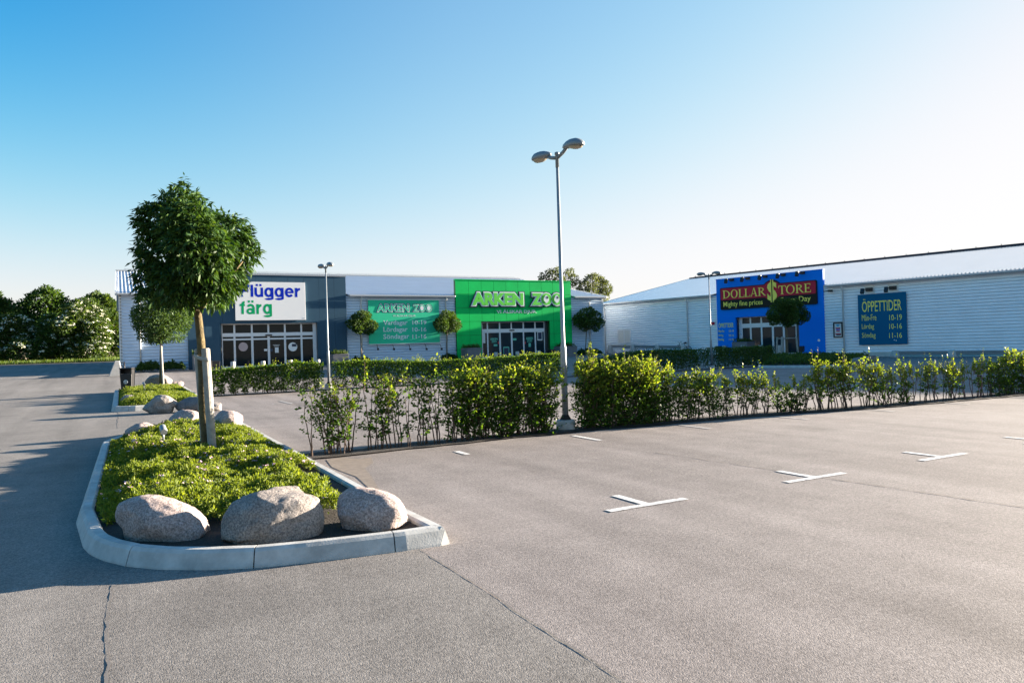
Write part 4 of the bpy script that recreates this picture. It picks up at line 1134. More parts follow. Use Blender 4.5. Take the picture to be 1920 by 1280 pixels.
# ================================================================== LAMP POSTS
def lamp_post(px, py, label, s=None):
    p = at(px, py)
    o = thing('lamp_post', label, 'street lamp', p, 0, 'double headed lamp posts along the hedges')
    return o
def lamp_parts(o, hgt=5.42):
    MB().lathe([(.19, -.1), (.185, .17), (.165, .2), (.11, .205)], 24).build('footing', 'kerb', o)
    MB().lathe([(.105, .2), (.11, .22), (.066, .29), (.062, .30)], 20).build('base_collar', 'rubber', o)
    MB().tube([(0, 0, .26), (0, 0, 1.56), (0, 0, 1.60), (0, 0, 1.70), (0, 0, hgt - .05)], [.060, .058, .058, .040, .028], 18).build('pole', 'galv', o)
    MB().box(-.03, .03, -.064, -.054, .7, 1.1).build('hatch', 'lamp_grey', o, bevel=.004)
    b = MB(); b.lathe([(.036, hgt - .30), (.037, hgt - .06), (.046, hgt - .055), (.046, hgt - .01), (.03, hgt)], 16); b.build('top_sleeve', 'lamp_grey', o)
    for sgn in (1, -1):
        b = MB(); b.tube([(0, sgn * .03, hgt - .11), (0, sgn * .22, hgt - .06), (0, sgn * .36, hgt - .0)], [.036, .036, .034], 10)
        arm = b.build('arm', 'lamp_grey', o)
        # the head: a rounded shell that widens outwards, with a bowl below
        h = MB(); sec = [(.0, .035, .035, .02), (.06, .07, .07, .03), (.16, .10, .105, .035), (.28, .125, .125, .035), (.40, .125, .12, .03), (.48, .10, .085, .025), (.53, .05, .045, .02), (.545, .01, .01, .01)]
        v = []; n = 14
        for t, hw, up, dn in sec:
            for k in range(n):
                a = 2 * math.pi * k / n; c, s_ = math.cos(a), math.sin(a)
                v.append((hw * (abs(c) ** .8) * (1 if c > 0 else -1), t, (up if s_ > 0 else dn) * (abs(s_) ** .8) * (1 if s_ > 0 else -1)))
        f = [(i * n + k, i * n + (k + 1) % n, (i + 1) * n + (k + 1) % n, (i + 1) * n + k) for i in range(len(sec) - 1) for k in range(n)] + [tuple(range(n)), tuple((len(sec) - 1) * n + k for k in range(n))]
        h.add(v, f, True)
        hd = h.build('lamp_head', 'lamp_grey', o)
        q = MB(); sec2 = [(.20, .02, .01), (.24, .085, .03), (.34, .105, .05), (.44, .085, .045), (.50, .03, .015)]; v = []
        for t, hw, dn in sec2:
            for k in range(9):
                a = math.pi * k / 8; v.append((hw * math.cos(a), t, -.028 - dn * math.sin(a)))
        q.add(v, [(i * 9 + k, i * 9 + k + 1, (i + 1) * 9 + k + 1, (i + 1) * 9 + k) for i in range(len(sec2) - 1) for k in range(8)], True)
        q.build('lamp_glass', 'lamp_glass', hd)
        hd.rotation_euler = (R(2 if sgn > 0 else -7), 0, 0 if sgn > 0 else math.pi); hd.location = (0, sgn * .26, hgt + .02); hd.scale = (1.1, 1.15, 1.0)
lp0 = lamp_post(1061, 806, 'tallest looking grey double headed lamp post in the gap of the near hedge'); lamp_parts(lp0)
lp0.rotation_euler = (0, R(-.15), 0)
for px, py, lab, dz in ((617, 728, 'grey double headed lamp post in the far hedge before the slate blue front', .12), (1334.5, 691.5, 'grey double headed lamp post in the shaded far hedge left of the blue front', .0)):
    o = copy_tree(lp0); o.location = at(px, py); o['label'] = lab; o.rotation_euler = (0, 0, R(4))

# ================================================================== TREES
def px_lobes(lst, ds, plane_s, base, jit=.5, flat=1.0):
    """crown clumps given as (picture x, picture y, radius in picture px) on the upright plane y = plane_s"""
    pl = Plane(0, plane_s, 0); out = []
    for q in lst:
        px, py, r_ = q[:3]; k = pl.w(*[pl(px, py)[0], 0]); x, z = pl(px, py)
        dist = (Vector((x, plane_s, z)) - Vector((0, 0, EYE))).dot(Vector((math.sin(TH), math.cos(TH), 0)))
        rad = r_ * dist / F_PX
        vd = Vector((x, plane_s, 0)).normalized()
        dep = q[3] * ds if len(q) > 3 else random.uniform(-jit, jit) * ds
        p = Vector((x, plane_s, z)) + (Vector((x, plane_s, z)) - Vector((0, 0, EYE))).normalized() * dep
        rad *= 1 + dep / dist
        out.append((p.x - base.x, p.y - base.y, p.z - base.z, rad * flat))
    return out
# the near tree with the uneven crown
b0 = at(386, 846); b0 *= (EYE - .18) / EYE; b0.z = .14
tr = thing('tree', 'nearest tree with dark uneven leafy crown tied to two grey stakes', 'tree', b0)
def loc_px(px, py, dd=0):
    pl = Plane(0, b0.y + dd, 0); x, z = pl(px, py); return Vector((x - b0.x, dd, z - b0.z))
L1 = px_lobes([(340, 385, 38), (343, 362, 17), (346, 350, 9), (318, 385, 26), (368, 372, 20, -.4), (300, 418, 42), (352, 420, 48, -.7), (352, 420, 44, .7), (428, 440, 42), (405, 425, 30, .6), (455, 475, 32), (372, 470, 62, -.9), (372, 470, 58, .9), (302, 478, 46),
               (286, 532, 36), (268, 510, 20), (338, 528, 48, -.6), (338, 520, 46, .6), (402, 525, 48, -.7), (408, 515, 46, .6), (432, 515, 32), (268, 436, 20), (415, 545, 20), (392, 553, 22), (312, 556, 24), (282, 400, 20), (450, 425, 20), (262, 480, 12)], .95, b0.y, b0)
L1 = [(q[0], q[1], q[2] + .01, max(.05, q[3] - .12)) for q in L1]
P, d = lobes_points(L1, 3300, .75)
keepc = np.array([all((np.hypot(*(p - np.array(h_[:3]))[[0, 2]]) > h_[3]) for h_ in [(*loc_px(288, 458), .10), (*loc_px(360, 490), .08), (*loc_px(412, 500), .09), (*loc_px(322, 485), .07)]) for p in P])
P, d = P[keepc], d[keepc]
link('crown', leaf_mesh('crown', [(twig_leaves(P, d + rand_unit(len(P)) * .5, 9, .16, .108, .36, .75), 'leaf_tree')]), tr)
limbs = []
top = loc_px(369, 574)
for px, py, dd in [(300, 480, .3), (345, 400, -.1), (420, 450, .3), (455, 490, -.3), (310, 540, -.4), (430, 545, .5), (372, 450, .6), (340, 500, -.6)]:
    e = loc_px(px, py, dd); mid = top.lerp(e, .5) + Vector((0, 0, -.1))
    limbs.append(([top - Vector((0, 0, .1)), top.lerp(mid, .6) + Vector((0, 0, .05)), mid, e], .038, .012))
trunk('trunk', [loc_px(387, 846), loc_px(381, 740), loc_px(376, 640), loc_px(372, 600), top, loc_px(366, 520)], [.074, .066, .060, .056, .054, .03], tr, 'bark_lichen', limbs, 12)
# stakes and tie
def stake(pts, rad, label, loc, m='wood'):
    o = MB().tube([Vector(pts[0]) - Vector((0, 0, .25)), pts[0], pts[1], Vector(pts[1]) + Vector((0, 0, .02))], [rad, rad, rad, rad * .7], 12, True, False).build('tree_stake', m, None, loc)
    return tag(o, label, 'stake', 'wooden tree stakes')
s1 = (loc_px(398, 843, -.18), loc_px(385.5, 655, -.18)); s2 = (loc_px(384, 840, .12), loc_px(371, 656, .12))
stake(s1, .062, 'thick grey stake right of the nearest trunk, lit on its edge', b0)
stake(s2, .055, 'grey stake behind the left side of the nearest trunk', b0)
a, c = loc_px(385, 668, -.245), loc_px(372, 676, -.06)
t = MB(); n = 20; v = []
cA_, cB_ = s1[0].lerp(s1[1], .93), s2[0].lerp(s2[1], .93)
ctr = (cA_ + cB_) / 2; axis = (cB_ - cA_).normalized(); perp = Vector((-axis.y, axis.x, 0)).normalized(); half = (cB_ - cA_).length / 2 + .08
for k in range(n):
    q = 2 * math.pi * k / n
    for dz in (-.03, .03): v.append(ctr + axis * half * math.cos(q) + perp * .088 * math.sin(q) + Vector((0, 0, dz + .05 * math.cos(q))))
t.add(v, [(2 * k, 2 * k + 1, 2 * ((k + 1) % n) + 1, 2 * ((k + 1) % n)) for k in range(n)], True)
o = t.build('tree_tie', 'strap', None, b0); sm = o.modifiers.new('thick', 'SOLIDIFY'); sm.thickness = .006
tag(o, 'flat woven tie looped round the nearest trunk and its stakes', 'tie')

def round_tree(px, py, s, crown, label, group=None, thick=.06, nleaf=9000, size=.10, mk='leaf_lolly', bark='bark', lean=0, name='round_tree'):
    pl = Plane(0, s, 0); x, z = pl(px, py); z = g(s)
    o = thing(name, label, 'tree', (x, s, z), 0, group)
    base = Vector((x, s, z)); L = px_lobes(crown, .9, s, base)
    for q in list(L):
        for _ in range(3):
            d_ = Vector((random.gauss(0, 1), random.gauss(0, 1), random.gauss(0, 1))).normalized() * q[3] * random.uniform(.85, 1.0)
            L.append((q[0] + d_.x, q[1] + d_.y, q[2] + d_.z, q[3] * random.uniform(.2, .34)))
    link('crown', leaf_mesh('crown', [(blob_leaves(L, nleaf, size, .5, .8, .9), mk)]), o)
    c = np.array(L); cx, cy, cz = c[:, :3].mean(0); zb = (c[:, 2] - c[:, 3]).min()
    limbs = []
    for i in range(9):
        q = L[i % len(L)]; e = Vector(q[:3]) + Vector((random.uniform(-1, 1), random.uniform(-1, 1), random.uniform(-.3, .6))) * q[3] * .5
        st_ = Vector((cx * .5, 0, zb + .15)); limbs.append(([st_, st_.lerp(e, .5) + Vector((0, 0, -.08)), e], thick * .45, .012))
    trunk('trunk', [(0, 0, -.1), (cx * .2, 0, zb * .5), (cx * .45, 0, zb + .1), (cx * .8, cy, cz)], [thick, thick * .85, thick * .75, thick * .4], o, bark, limbs, 10)
    return o
t2 = round_tree(301, 733, at(301, 735).y, [(290, 585, 36), (325, 583, 32), (305, 572, 24), (305, 600, 42), (270, 600, 22), (340, 600, 20), (285, 615, 28), (325, 615, 26), (300, 622, 20, -.5), (258, 590, 12), (350, 585, 12), (275, 568, 14), (325, 565, 14)], 'round clipped tree with thin pale trunk standing in the second bed', None, .075, 15000, .10, bark='bark_lichen')
p = t2.location
stake((Vector((.12, -.1, .0)), Vector((.05, -.1, 2.3))), .05, 'single grey stake beside the thin trunk in the second bed', p)
sT = 56.2
round_tree(677.5, 680, sT, [(678, 600, 16), (668, 608, 13), (690, 612, 14), (700, 610, 8), (664, 600, 9), (682, 592, 8), (672, 616, 9), (655, 606, 5)], 'small round tree covering the left edge of the green banner', 'small round trees at the long facade', .05, 3600, .17)
round_tree(838, 680, sT, [(838, 600, 15), (828, 608, 13), (850, 608, 13), (836, 590, 8), (846, 594, 9), (820, 606, 7), (858, 610, 6), (840, 616, 9)], 'small round tree between the green banner and green front', 'small round trees at the long facade', .05, 3600, .17)
round_tree(1098, 680, sT, [(1100, 595, 17), (1088, 600, 13), (1115, 598, 14), (1106, 585, 9), (1125, 605, 8), (1096, 610, 10), (1116, 612, 8), (1080, 600, 6)], 'small dark round tree right of the green front', 'small round trees at the long facade', .05, 4400, .17, 'leaf_dark')
q = at(1475.6, 671.5)
rt = round_tree(1475.6, 671, q.y, [(1460, 585, 18), (1492, 585, 19), (1476, 575, 15), (1476, 592, 20), (1448, 590, 10), (1508, 592, 10), (1462, 572, 12), (1490, 572, 12), (1500, 600, 9), (1452, 600, 9), (1478, 602, 10)], 'dense dome shaped tree before the blue shop front', None, .11, 15000, .12, 'leaf_dark')
rb = rt.location.copy()
ts = thing('tree_guard', 'frame of grey poles and cross rails around the tree before the blue front', 'tree guard', rb)
cor = [(-.85, -.25), (.75, -.45), (.35, .7), (-.5, .6)]
for i, (x, y) in enumerate(cor):
    MB().tube([(x, y, -.3), (x * .82, y * .82, 1.62)], .07, 8).build('post', 'wood', ts)
for (x, y), (u, v_) in zip(cor, cor[1:] + cor[:1]):
    MB().tube([(x * .84, y * .84, 1.5), (u * .84, v_ * .84, 1.5)], .045, 8).build('cross_rail', 'wood', ts)

# shrubs and trees beyond the road on the left, trees behind the shops
def shrub(px, py_base, s, crown, label, n, size, mk, flower=0, group=None, name='shrub', cat='bush', shell=.75):
    pl = Plane(0, s, 0); x, _ = pl(px, py_base); z = g(s); base = Vector((x, s, z))
    o = thing(name, label, cat, base, 0, group)
    L = px_lobes(crown, 1.6, s, base, .7)
    for q in list(L):                        # ragged little shoots along the outline
        for _ in range(5):
            a = random.uniform(0, 6.28); r_ = q[3] * random.uniform(.14, .26)
            L.append((q[0] + math.cos(a) * q[3] * .95, q[1] + random.uniform(-.4, .4) * q[3], q[2] + abs(math.sin(a)) * q[3] * 1.02, r_))
    gr = [(blob_leaves(L, n, size, .5, shell, .9), mk)]
    link('crown', leaf_mesh('crown', gr), o)
    if flower:
        P, d = lobes_points(L, flower * 3, 1.0); okf = (d[:, 2] > -.35) & (d[:, 1] < .45); P, d = P[okf][:flower], d[okf][:flower]
        k = 11; Q = np.repeat(P + d * .05, k, 0) + rng.normal(size=(len(P) * k, 3)) * np.array([.13, .13, .05])
        nn = unit(np.repeat(unit(d * .6 + np.array([0, 0, .8])), k, 0) + rng.normal(size=(len(Q), 3)) * .25)
        link('flower_heads', leaf_mesh('flower_heads', [(leaf_arrays(Q, np.cross(nn, rand_unit(len(Q))), .15, .9, .0, nn), 'elder')]), o)
    lim = []
    for q in random.sample(L, min(6, len(L))):
        e = Vector(q[:3]); lim.append(([Vector((0, 0, 0)), e * .5 + Vector((0, 0, .1)), e], .09, .03))
    trunk('trunk', [(0, 0, -.3), (.1, 0, .8), (.0, .1, 1.6)], [.16, .14, .1], o, 'bark', lim, 8)
    return o
shrub(85, 678, 92, [(85, 575, 32), (55, 590, 26), (120, 590, 28), (70, 562, 14), (90, 553, 10), (45, 572, 10), (105, 560, 10), (140, 600, 22), (100, 620, 36), (60, 625, 34), (30, 600, 20), (85, 650, 30), (130, 640, 30)], 'dark green tree rising highest behind the flowering bushes', 15000, .34, 'leaf_dark', name='roadside_tree', cat='tree')
shrub(185, 676, 92, [(185, 580, 26), (165, 572, 14), (200, 572, 14), (210, 590, 18), (215, 620, 24), (190, 605, 30), (222, 600, 12), (180, 558, 8), (196, 562, 8), (205, 650, 26), (225, 640, 20), (165, 600, 20)], 'olive green tree at the corner of the long building', 13000, .34, 'leaf_bush', name='roadside_tree', cat='tree')
shrub(5, 679, 92, [(5, 590, 24), (-25, 585, 34), (-20, 620, 40), (12, 575, 12), (10, 620, 26), (-50, 600, 34), (0, 650, 30)], 'green bushy tree cut by the left picture edge', 11000, .34, 'leaf_bush', name='roadside_tree', cat='tree')
shrub(165, 678, 86, [(165, 590, 26), (150, 610, 30), (180, 620, 26), (185, 595, 16), (140, 585, 18), (175, 650, 24), (150, 650, 26), (195, 640, 14), (130, 640, 20), (120, 610, 18), (190, 660, 10)], 'large elder bush thick with white flowers left of the building', 13000, .28, 'leaf_bush', 270, 'elder bushes along the road')
shrub(95, 680, 86.5, [(95, 640, 26), (75, 630, 20), (110, 625, 18), (70, 655, 20), (110, 660, 20), (90, 605, 14)], 'middle elder bush in shade with few white flowers', 7500, .28, 'leaf_dark', 75, 'elder bushes along the road')
shrub(35, 681, 86, [(35, 610, 20), (20, 625, 24), (50, 635, 20), (8, 650, 22), (40, 655, 22), (65, 645, 12), (10, 605, 14), (-15, 630, 26)], 'elder bush with white flower clusters near the left picture edge', 8500, .28, 'leaf_bush', 170, 'elder bushes along the road')
shrub(-90, 682, 90, [(-90, 590, 50), (-130, 600, 50), (-60, 630, 40), (-110, 640, 40)], 'green bush beyond the left picture edge', 7000, .36, 'leaf_bush', 0)
shrub(1040, 640, 112, [(1038, 520, 14), (1022, 526, 10), (1048, 528, 12), (1030, 512, 7), (1046, 508, 7), (1062, 520, 10), (1075, 525, 10), (1068, 510, 7), (1076, 540, 12), (1050, 550, 20), (1025, 545, 14), (1016, 518, 5), (1050, 580, 24)], 'loose olive tree showing above the green shop front', 5200, .36, 'leaf_olive', name='background_tree', cat='tree', shell=.6)
shrub(1118, 640, 112, [(1108, 530, 14), (1122, 538, 14), (1098, 538, 11), (1112, 518, 6), (1135, 540, 12), (1106, 552, 14), (1130, 555, 12), (1142, 545, 6), (1092, 530, 5), (1120, 520, 6), (1118, 580, 22), (1128, 525, 6), (1086, 545, 6)], 'loose olive tree showing between the two buildings', 5200, .36, 'leaf_olive', name='background_tree', cat='tree', shell=.6)

# ================================================================== HEDGES
def plant_mesh(seed, h, w, nleaf, bare, young, size=.057, nstem=3, red=False):
    """one hedge plant: stems with side twigs and leaves along them"""
    rs = random.Random(seed); stems = MB(); P = []; D = []; Y = []
    for s_ in range(nstem):
        x0, y0 = rs.uniform(-.06, .06) * nstem * .5, rs.uniform(-.07, .07)
        hh = h * rs.uniform(.8, 1.05) if s_ else h
        pts = [Vector((x0, y0, -.05))]; lean = Vector((rs.uniform(-1, 1) * w * .5, rs.uniform(-1, 1) * w * .35, 0)); n = 6
        for i in range(1, n + 1):
            f = i / n; pts.append(Vector((x0, y0, 0)) + lean * f + Vector((rs.uniform(-1, 1) * .025, rs.uniform(-1, 1) * .025, hh * f)))
        stems.tube(pts, [.013 - .0015 * i for i in range(n + 1)], 5)
        nt_ = max(4, int(nleaf / nstem / 9))
        for k in range(nt_):
            f = bare + (1 - bare) * rs.random() ** .85; i = min(n - 1, int(f * n)); base = pts[i].lerp(pts[i + 1], f * n - i)
            a = rs.uniform(0, 6.28); L = w * rs.uniform(.25, .75) * (1.0 - .55 * max(0, f - .6)); up = rs.uniform(.0, .9) + max(0, f - .75) * 2.5
            d = Vector((math.cos(a), math.sin(a) * .75, up)).normalized() * L; e = base + d
            if rs.random() < .35: stems.tube([base, base.lerp(e, .5) + Vector((0, 0, .01)), e], [.005, .004, .002], 3, False)
            for j in range(9):
                t = .25 + .75 * j / 8; q = base.lerp(e, t) + Vector((rs.gauss(0, .02), rs.gauss(0, .02), rs.gauss(0, .015)))
                P.append(q); D.append(d.normalized() + Vector((rs.gauss(0, .6), rs.gauss(0, .6), rs.gauss(-.1, .5)))); Y.append(rs.random() < young * max(0, (q.z / h - .45)) * 2.2)  # young leaves gather towards the top, their colour also standing for sunlit tops
    for k in range(max(1, int(3 * young * 3))):              # a few fresh shoots on top
        if not P: break
        x0, y0 = rs.uniform(-.3, .3) * w, rs.uniform(-.2, .2) * w; z0 = h * rs.uniform(.85, 1.0); L = rs.uniform(.1, .3) * (1 if rs.random() < .8 else 1.8)
        e = Vector((x0 + rs.uniform(-.08, .08), y0, z0 + L)); stems.tube([(x0, y0, z0 - .1), e], [.004, .002], 3, False)
        for j in range(9):
            q = Vector((x0, y0, z0)).lerp(e, j / 8); P.append(q); D.append(Vector((rs.gauss(0, .7), rs.gauss(0, .7), .45))); Y.append(True)
    P = np.array(P); D = np.array(D); Y = np.array(Y)
    nr = unit(np.array([0, 0, .8]) + rng.normal(size=(len(P), 3)) * .6)
    la = leaf_arrays(P, D, size * rng.uniform(.7, 1.3, len(P)), .68, .08, nr).reshape(-1, 4, 3)
    gr = [(la[~Y].reshape(-1, 3), 'leaf_hedge')]
    if Y.any(): gr.append((la[Y].reshape(-1, 3), 'leaf_young_sunlit'))
    return stems.mesh('stem', 'stem_red' if red else 'stem'), leaf_mesh('foliage', gr)
KINDS = {}
def plant_kind(key, n, *a, **k): KINDS[key] = [plant_mesh(100 * len(KINDS) + i, *a, **k) for i in range(n)]
plant_kind('thin', 4, 1.10, .34, 140, .22, .12, nstem=2)
plant_kind('mid', 4, 1.05, .36, 380, .14, .4)
plant_kind('full', 4, 1.02, .40, 680, .08, .5)
plant_kind('dense', 6, 1.06, .50, 900, .02, .6, nstem=4)
plant_kind('high', 5, 1.12, .52, 1150, .0, .8, nstem=4)
plant_kind('young', 5, .80, .36, 240, .22, .9)
plant_kind('sprig', 3, .80, .25, 55, .35, .9, nstem=1)
plant_kind('bare', 4, .74, .30, 9, .3, .8, nstem=3, red=True)
plant_kind('low', 2, .45, .42, 260, .05, .15)
LAB = {'left': 'young hedge plants with bare lower stems, left end of the near hedge', 'ldense': 'dense leafy hedge plants just left of the tall lamp post', 'rdense': 'tall dense hedge plants just right of the tall lamp post',
       'rmid': 'half open hedge plants thinning out right of the dense stretch', 'gap': 'sparse reddish twigs with hardly any leaves in the near hedge', 'yellow': 'sunlit yellow green young plants in the right half of the near hedge', 'end': 'dark bushy hedge plants at the far right end of the near hedge'}
def hedge_plant(u, key, i, lab, sc=1, ds=0):
    st_, fo = KINDS[key][i % len(KINDS[key])]
    s = hedge_s(u) + ds + random.uniform(-.05, .05)
    o = thing('hedge_plant', LAB[lab], 'hedge plant', (u, s, g(s)), 0, LAB[lab])
    o.rotation_euler = (0, 0, random.choice((0, math.pi)) + random.uniform(-.35, .35)); o.scale = (sc * random.uniform(.9, 1.12), sc, sc * random.uniform(.86, 1.08))
    link('stem', st_, o); link('foliage', fo, o)
PLH = Plane(0, 11.75, 0)
def hu(px):                                             # picture column -> place along the hedge line
    u = 0
    for s in (11.7, None, None, None):
        s = s if s else hedge_s(u); u = Plane(0, s, 0)(px, 780)[0]
    return u
spec = []
for px in (586, 612, 622, 634, 648, 657): spec.append((px, 'thin' if px in (586, 657) else 'mid', 'left', .98))
for px in (690, 705, 725, 745, 762, 778, 795, 812, 822): spec.append((px, 'thin' if px % 2 == 0 else 'mid', 'left', 1.0))
for px in (842, 858, 868, 880, 892): spec.append((px, 'full', 'ldense', 1.05))
for px in range(905, 1034, 12): spec.append((px, 'dense', 'ldense', 1.06))
for px in range(1094, 1258, 10): spec.append((px, 'high' if px < 1225 else 'dense', 'rdense', 1.03 if px < 1238 else .93))
for px in (1268, 1284, 1300, 1314, 1330, 1346, 1360): spec.append((px, 'dense' if px in (1300, 1284) else 'full', 'rmid', .86))
for px in (1384, 1394, 1404, 1416): spec.append((px, 'young', 'yellow', 1.0))
for px in (1432, 1440, 1456, 1494, 1508): spec.append((px, 'bare' if px != 1456 else 'sprig', 'gap', .95))
for px in (1464, 1478, 1486, 1500): spec.append((px, 'low', 'rmid', 1))
for px in (1533, 1540, 1552, 1562, 1576, 1584, 1594, 1620, 1632, 1642): spec.append((px, 'young', 'yellow', 1.08))
for px in (1660, 1672, 1690, 1700, 1712, 1752, 1790, 1812, 1826, 1836, 1846): spec.append((px, 'bare', 'gap', 1.0))
for px in (1664, 1694): spec.append((px, 'low', 'rmid', 1))
for px in (1680, 1726, 1738, 1745, 1768, 1776, 1786, 1800): spec.append((px, 'young' if px in (1738, 1776, 1786) else 'sprig', 'yellow', .9))
for px in (1852, 1862, 1874, 1886, 1898, 1908, 1918, 1930, 1945, 1960, 1980, 2000): spec.append((px, 'mid' if px < 1870 else 'dense', 'end', .82 if px < 1890 else .92))
for i, (px, key, lab, sc) in enumerate(spec): hedge_plant(hu(px), key, i, lab, sc)
plant_kind('shoot', 1, 1.62, .22, 110, .5, .95, nstem=1)
LAB['shoot'] = 'single long yellow green shoot rising above the near hedge right of the lamp post'
hedge_plant(hu(1108), 'shoot', 0, 'shoot', 1.0)
def hedge_row(u0, u1, s, hf, label, n, mk='leaf_hedge', depth=.75, young=.1, size=.075):
    o = thing('hedge', label, 'hedge', (u0, s, g(s)), 0, 'clipped hedges in the far row')
    L = u1 - u0; X = rng.random(n) * L; hh = np.array([hf(x / L) for x in X]) * (1 + .10 * noise2(X, X * 0, 3.0, int(u0 * 7) % 97) + .05 * noise2(X, X * 0, 11, 5))
    Z = hh * (1 - .93 * rng.random(n) ** 1.25); side = rng.normal(size=n) * .5
    wd = depth / 2 * (1 + .18 * noise2(X, Z, 3.5, 9)) * np.where(Z < .2, .6, 1)
    Yv = np.where(rng.random(n) < .72, np.sign(side) * wd * rng.uniform(.8, 1.1, n), rng.uniform(-1, 1, n) * wd)
    keep = noise2(X, Z * 1.5, 8, 31) + Z * .9 > -.02 + .1 * rng.random(n)
    P = np.stack([X, Yv, Z], 1)[keep]
    D = np.stack([rng.normal(size=len(P)) * .6, np.sign(P[:, 1]) * .6 + rng.normal(size=len(P)) * .5, rng.normal(size=len(P)) * .5 + .2], 1)
    gr = [(leaf_arrays(P, D, size * rng.uniform(.7, 1.3, len(P)), .65, .08), mk)]
    ns = int(L * 8 * (1 if young else .4)); sx = rng.random(ns) * L; k = 14
    sh = np.array([hf(x / L) for x in sx]); sl = rng.uniform(.03, .17, ns) * np.where(rng.random(ns) < .2, 1.7, 1)
    f = np.tile(np.linspace(0, 1, k), ns); Q = np.stack([np.repeat(sx, k), np.repeat(rng.uniform(-.3, .3, ns), k), np.repeat(sh, k) - .1 + np.repeat(sl + .1, k) * f], 1) + rng.normal(size=(ns * k, 3)) * np.array([.05, .05, .02])
    gr.append((leaf_arrays(Q, rng.normal(size=(len(Q), 3)) + np.array([0, 0, .4]), size * .9, .65, .1), 'leaf_young_sunlit' if young else mk))
    link('foliage', leaf_mesh('foliage', gr), o)
    b = MB()
    for i in range(int(L * 4.5)):
        x = random.uniform(.05, L - .05); y = random.uniform(-.1, .1)
        b.tube([(x, y, -.05), (x + random.uniform(-.05, .05), y, .3), (x + random.uniform(-.1, .1), y + random.uniform(-.1, .1), hf(x / L) * .8)], [.014, .011, .006], 4, False)
    b.build('stems', 'stem', o)['kind'] = 'stuff'
    return o
PH = Plane(0, 31.1, 0)
hx = lambda px: PH(px, 710)[0]
hedge_row(hx(390), hx(603), 31.1, lambda f: 1.02 + .2 * f, 'clipped dark hedge left of the lamp post before the slate blue front', 17000)
hedge_row(hx(626), hx(1056), 31.1, lambda f: 1.12 + .06 * math.sin(f * 9), 'long clipped hedge with yellow green tips behind the near hedge', 34000)
hedge_row(hx(1092), hx(1326), 31.4, lambda f: .62 + .55 * min(1, f * 2.2), 'dark shaded hedge left of the lamp post by the right building', 22000, 'leaf_dark', .9, 0)
hedge_row(hx(1343), hx(1451), 31.4, lambda f: 1.15, 'dark shaded hedge stretch right of the lamp post before the blue front', 13000, 'leaf_dark', .9, 0)

# ================================================================== STREET FURNITURE
p = at(240, 738.5); p.z = .1
lb = thing('litter_bin', 'tall black litter bin with a round pale emblem in the second bed', 'litter bin', p, -TH + .18)
def frustum(b, w0, d0, w1, d1, z0, z1, yo=0):
    return b.add([(-w0 / 2, -d0 / 2, z0), (w0 / 2, -d0 / 2, z0), (w0 / 2, d0 / 2, z0), (-w0 / 2, d0 / 2, z0), (-w1 / 2, -d1 / 2 + yo, z1), (w1 / 2, -d1 / 2 + yo, z1), (w1 / 2, d1 / 2 + yo, z1), (-w1 / 2, d1 / 2 + yo, z1)],
                 [(3, 2, 1, 0), (4, 5, 6, 7), (0, 1, 5, 4), (1, 2, 6, 5), (2, 3, 7, 6), (3, 0, 4, 7)])
b = MB(); frustum(b, .40, .40, .48, .48, 0, .86); b.build('body', 'black', lb, bevel=.02)
b = MB(); b.box(-.24, -.20, -.23, .23, .863, 1.06); b.box(.20, .24, -.23, .23, .863, 1.06); b.box(-.198, .198, .16, .23, .863, 1.06); b.build('hood_side', 'black', lb)
frustum(MB(), .50, .48, .52, .50, 1.063, 1.13).build('lid', 'black', lb, bevel=.02)
b = MB()
b.disc((0, .52), .085, -.262, -.232, 24); b.build('emblem', 'trim', lb)
b = MB(); b.prism([(-.05, .47), (-.02, .47), (-.005, .56), (-.03, .56)], -.268, -.263); b.prism([(.01, .47), (.045, .47), (.045, .55), (.02, .57)], -.268, -.263); b.build('emblem_mark', 'black', lb)
# garden spotlights in the beds
def spot(px, py, label):
    p = at(px, py); k = (EYE - .16) / EYE; p = Vector((p.x * k, p.y * k, .12 + g(p.y)))
    o = thing('garden_spotlight', label, 'spotlight', p, -TH, 'low garden spotlights')
    o.scale = (.85, .85, .9)
    MB().box(-.07, .07, -.04, .04, -.1, .22).build('post', 'lead', o, bevel=.01)
    MB().tube([(0, 0, .26), (0, 0, .40)], .02, 8).build('bracket', 'galv', o)
    q = MB().tube([(0, -.10, 0), (0, -.06, 0), (0, .08, 0), (0, .11, 0)], [.058, .062, .055, .03], 14).build('head', 'galv', o); q.location = (0, 0, .45); q.rotation_euler = (R(28), 0, R(35))
spot(307, 848, 'small silver garden spotlight among the plants of the nearest bed'); spot(270, 737, 'small silver garden spotlight beside the litter bin')
# planters
def planter(pl, px0, px1, pytop, y, label):
    x0, z1 = pl(px0, pytop, y); x1 = pl(px1, pytop, y)[0]; w = x1 - x0; c = pl.w((x0 + x1) / 2, y, 0); zb = g(c.y)
    o = thing('planter', label, 'planter', (c.x, c.y, zb), pl.ang, 'square grey planters at the shop fronts')
    h = z1 - zb; b = MB(); frustum(b, w * .94, w * .94, w, w, -.1, h - .1); frustum(b, w * 1.02, w * 1.02, w * 1.02, w * 1.02, h - .097, h); b.build('box', 'planter', o, bevel=.02)
    MB().box(-w * .44, w * .44, -w * .44, w * .44, h + .001, h + .02).build('soil', 'soil', o)
    n = 420; P = np.stack([rng.uniform(-.5, .5, n) * w, rng.uniform(-.5, .5, n) * w, h + rng.random(n) * .32 * rng.random(n)], 1)
    link('plants', leaf_mesh('plants', [(leaf_arrays(P, rng.normal(size=(n, 3)) * .7 + np.array([0, 0, .7]), .16, .4, .1), 'leaf_bush')]), o)
planter(FL, 361, 392, 665, -1.6, 'grey planter half hidden behind the nearest tree stakes')
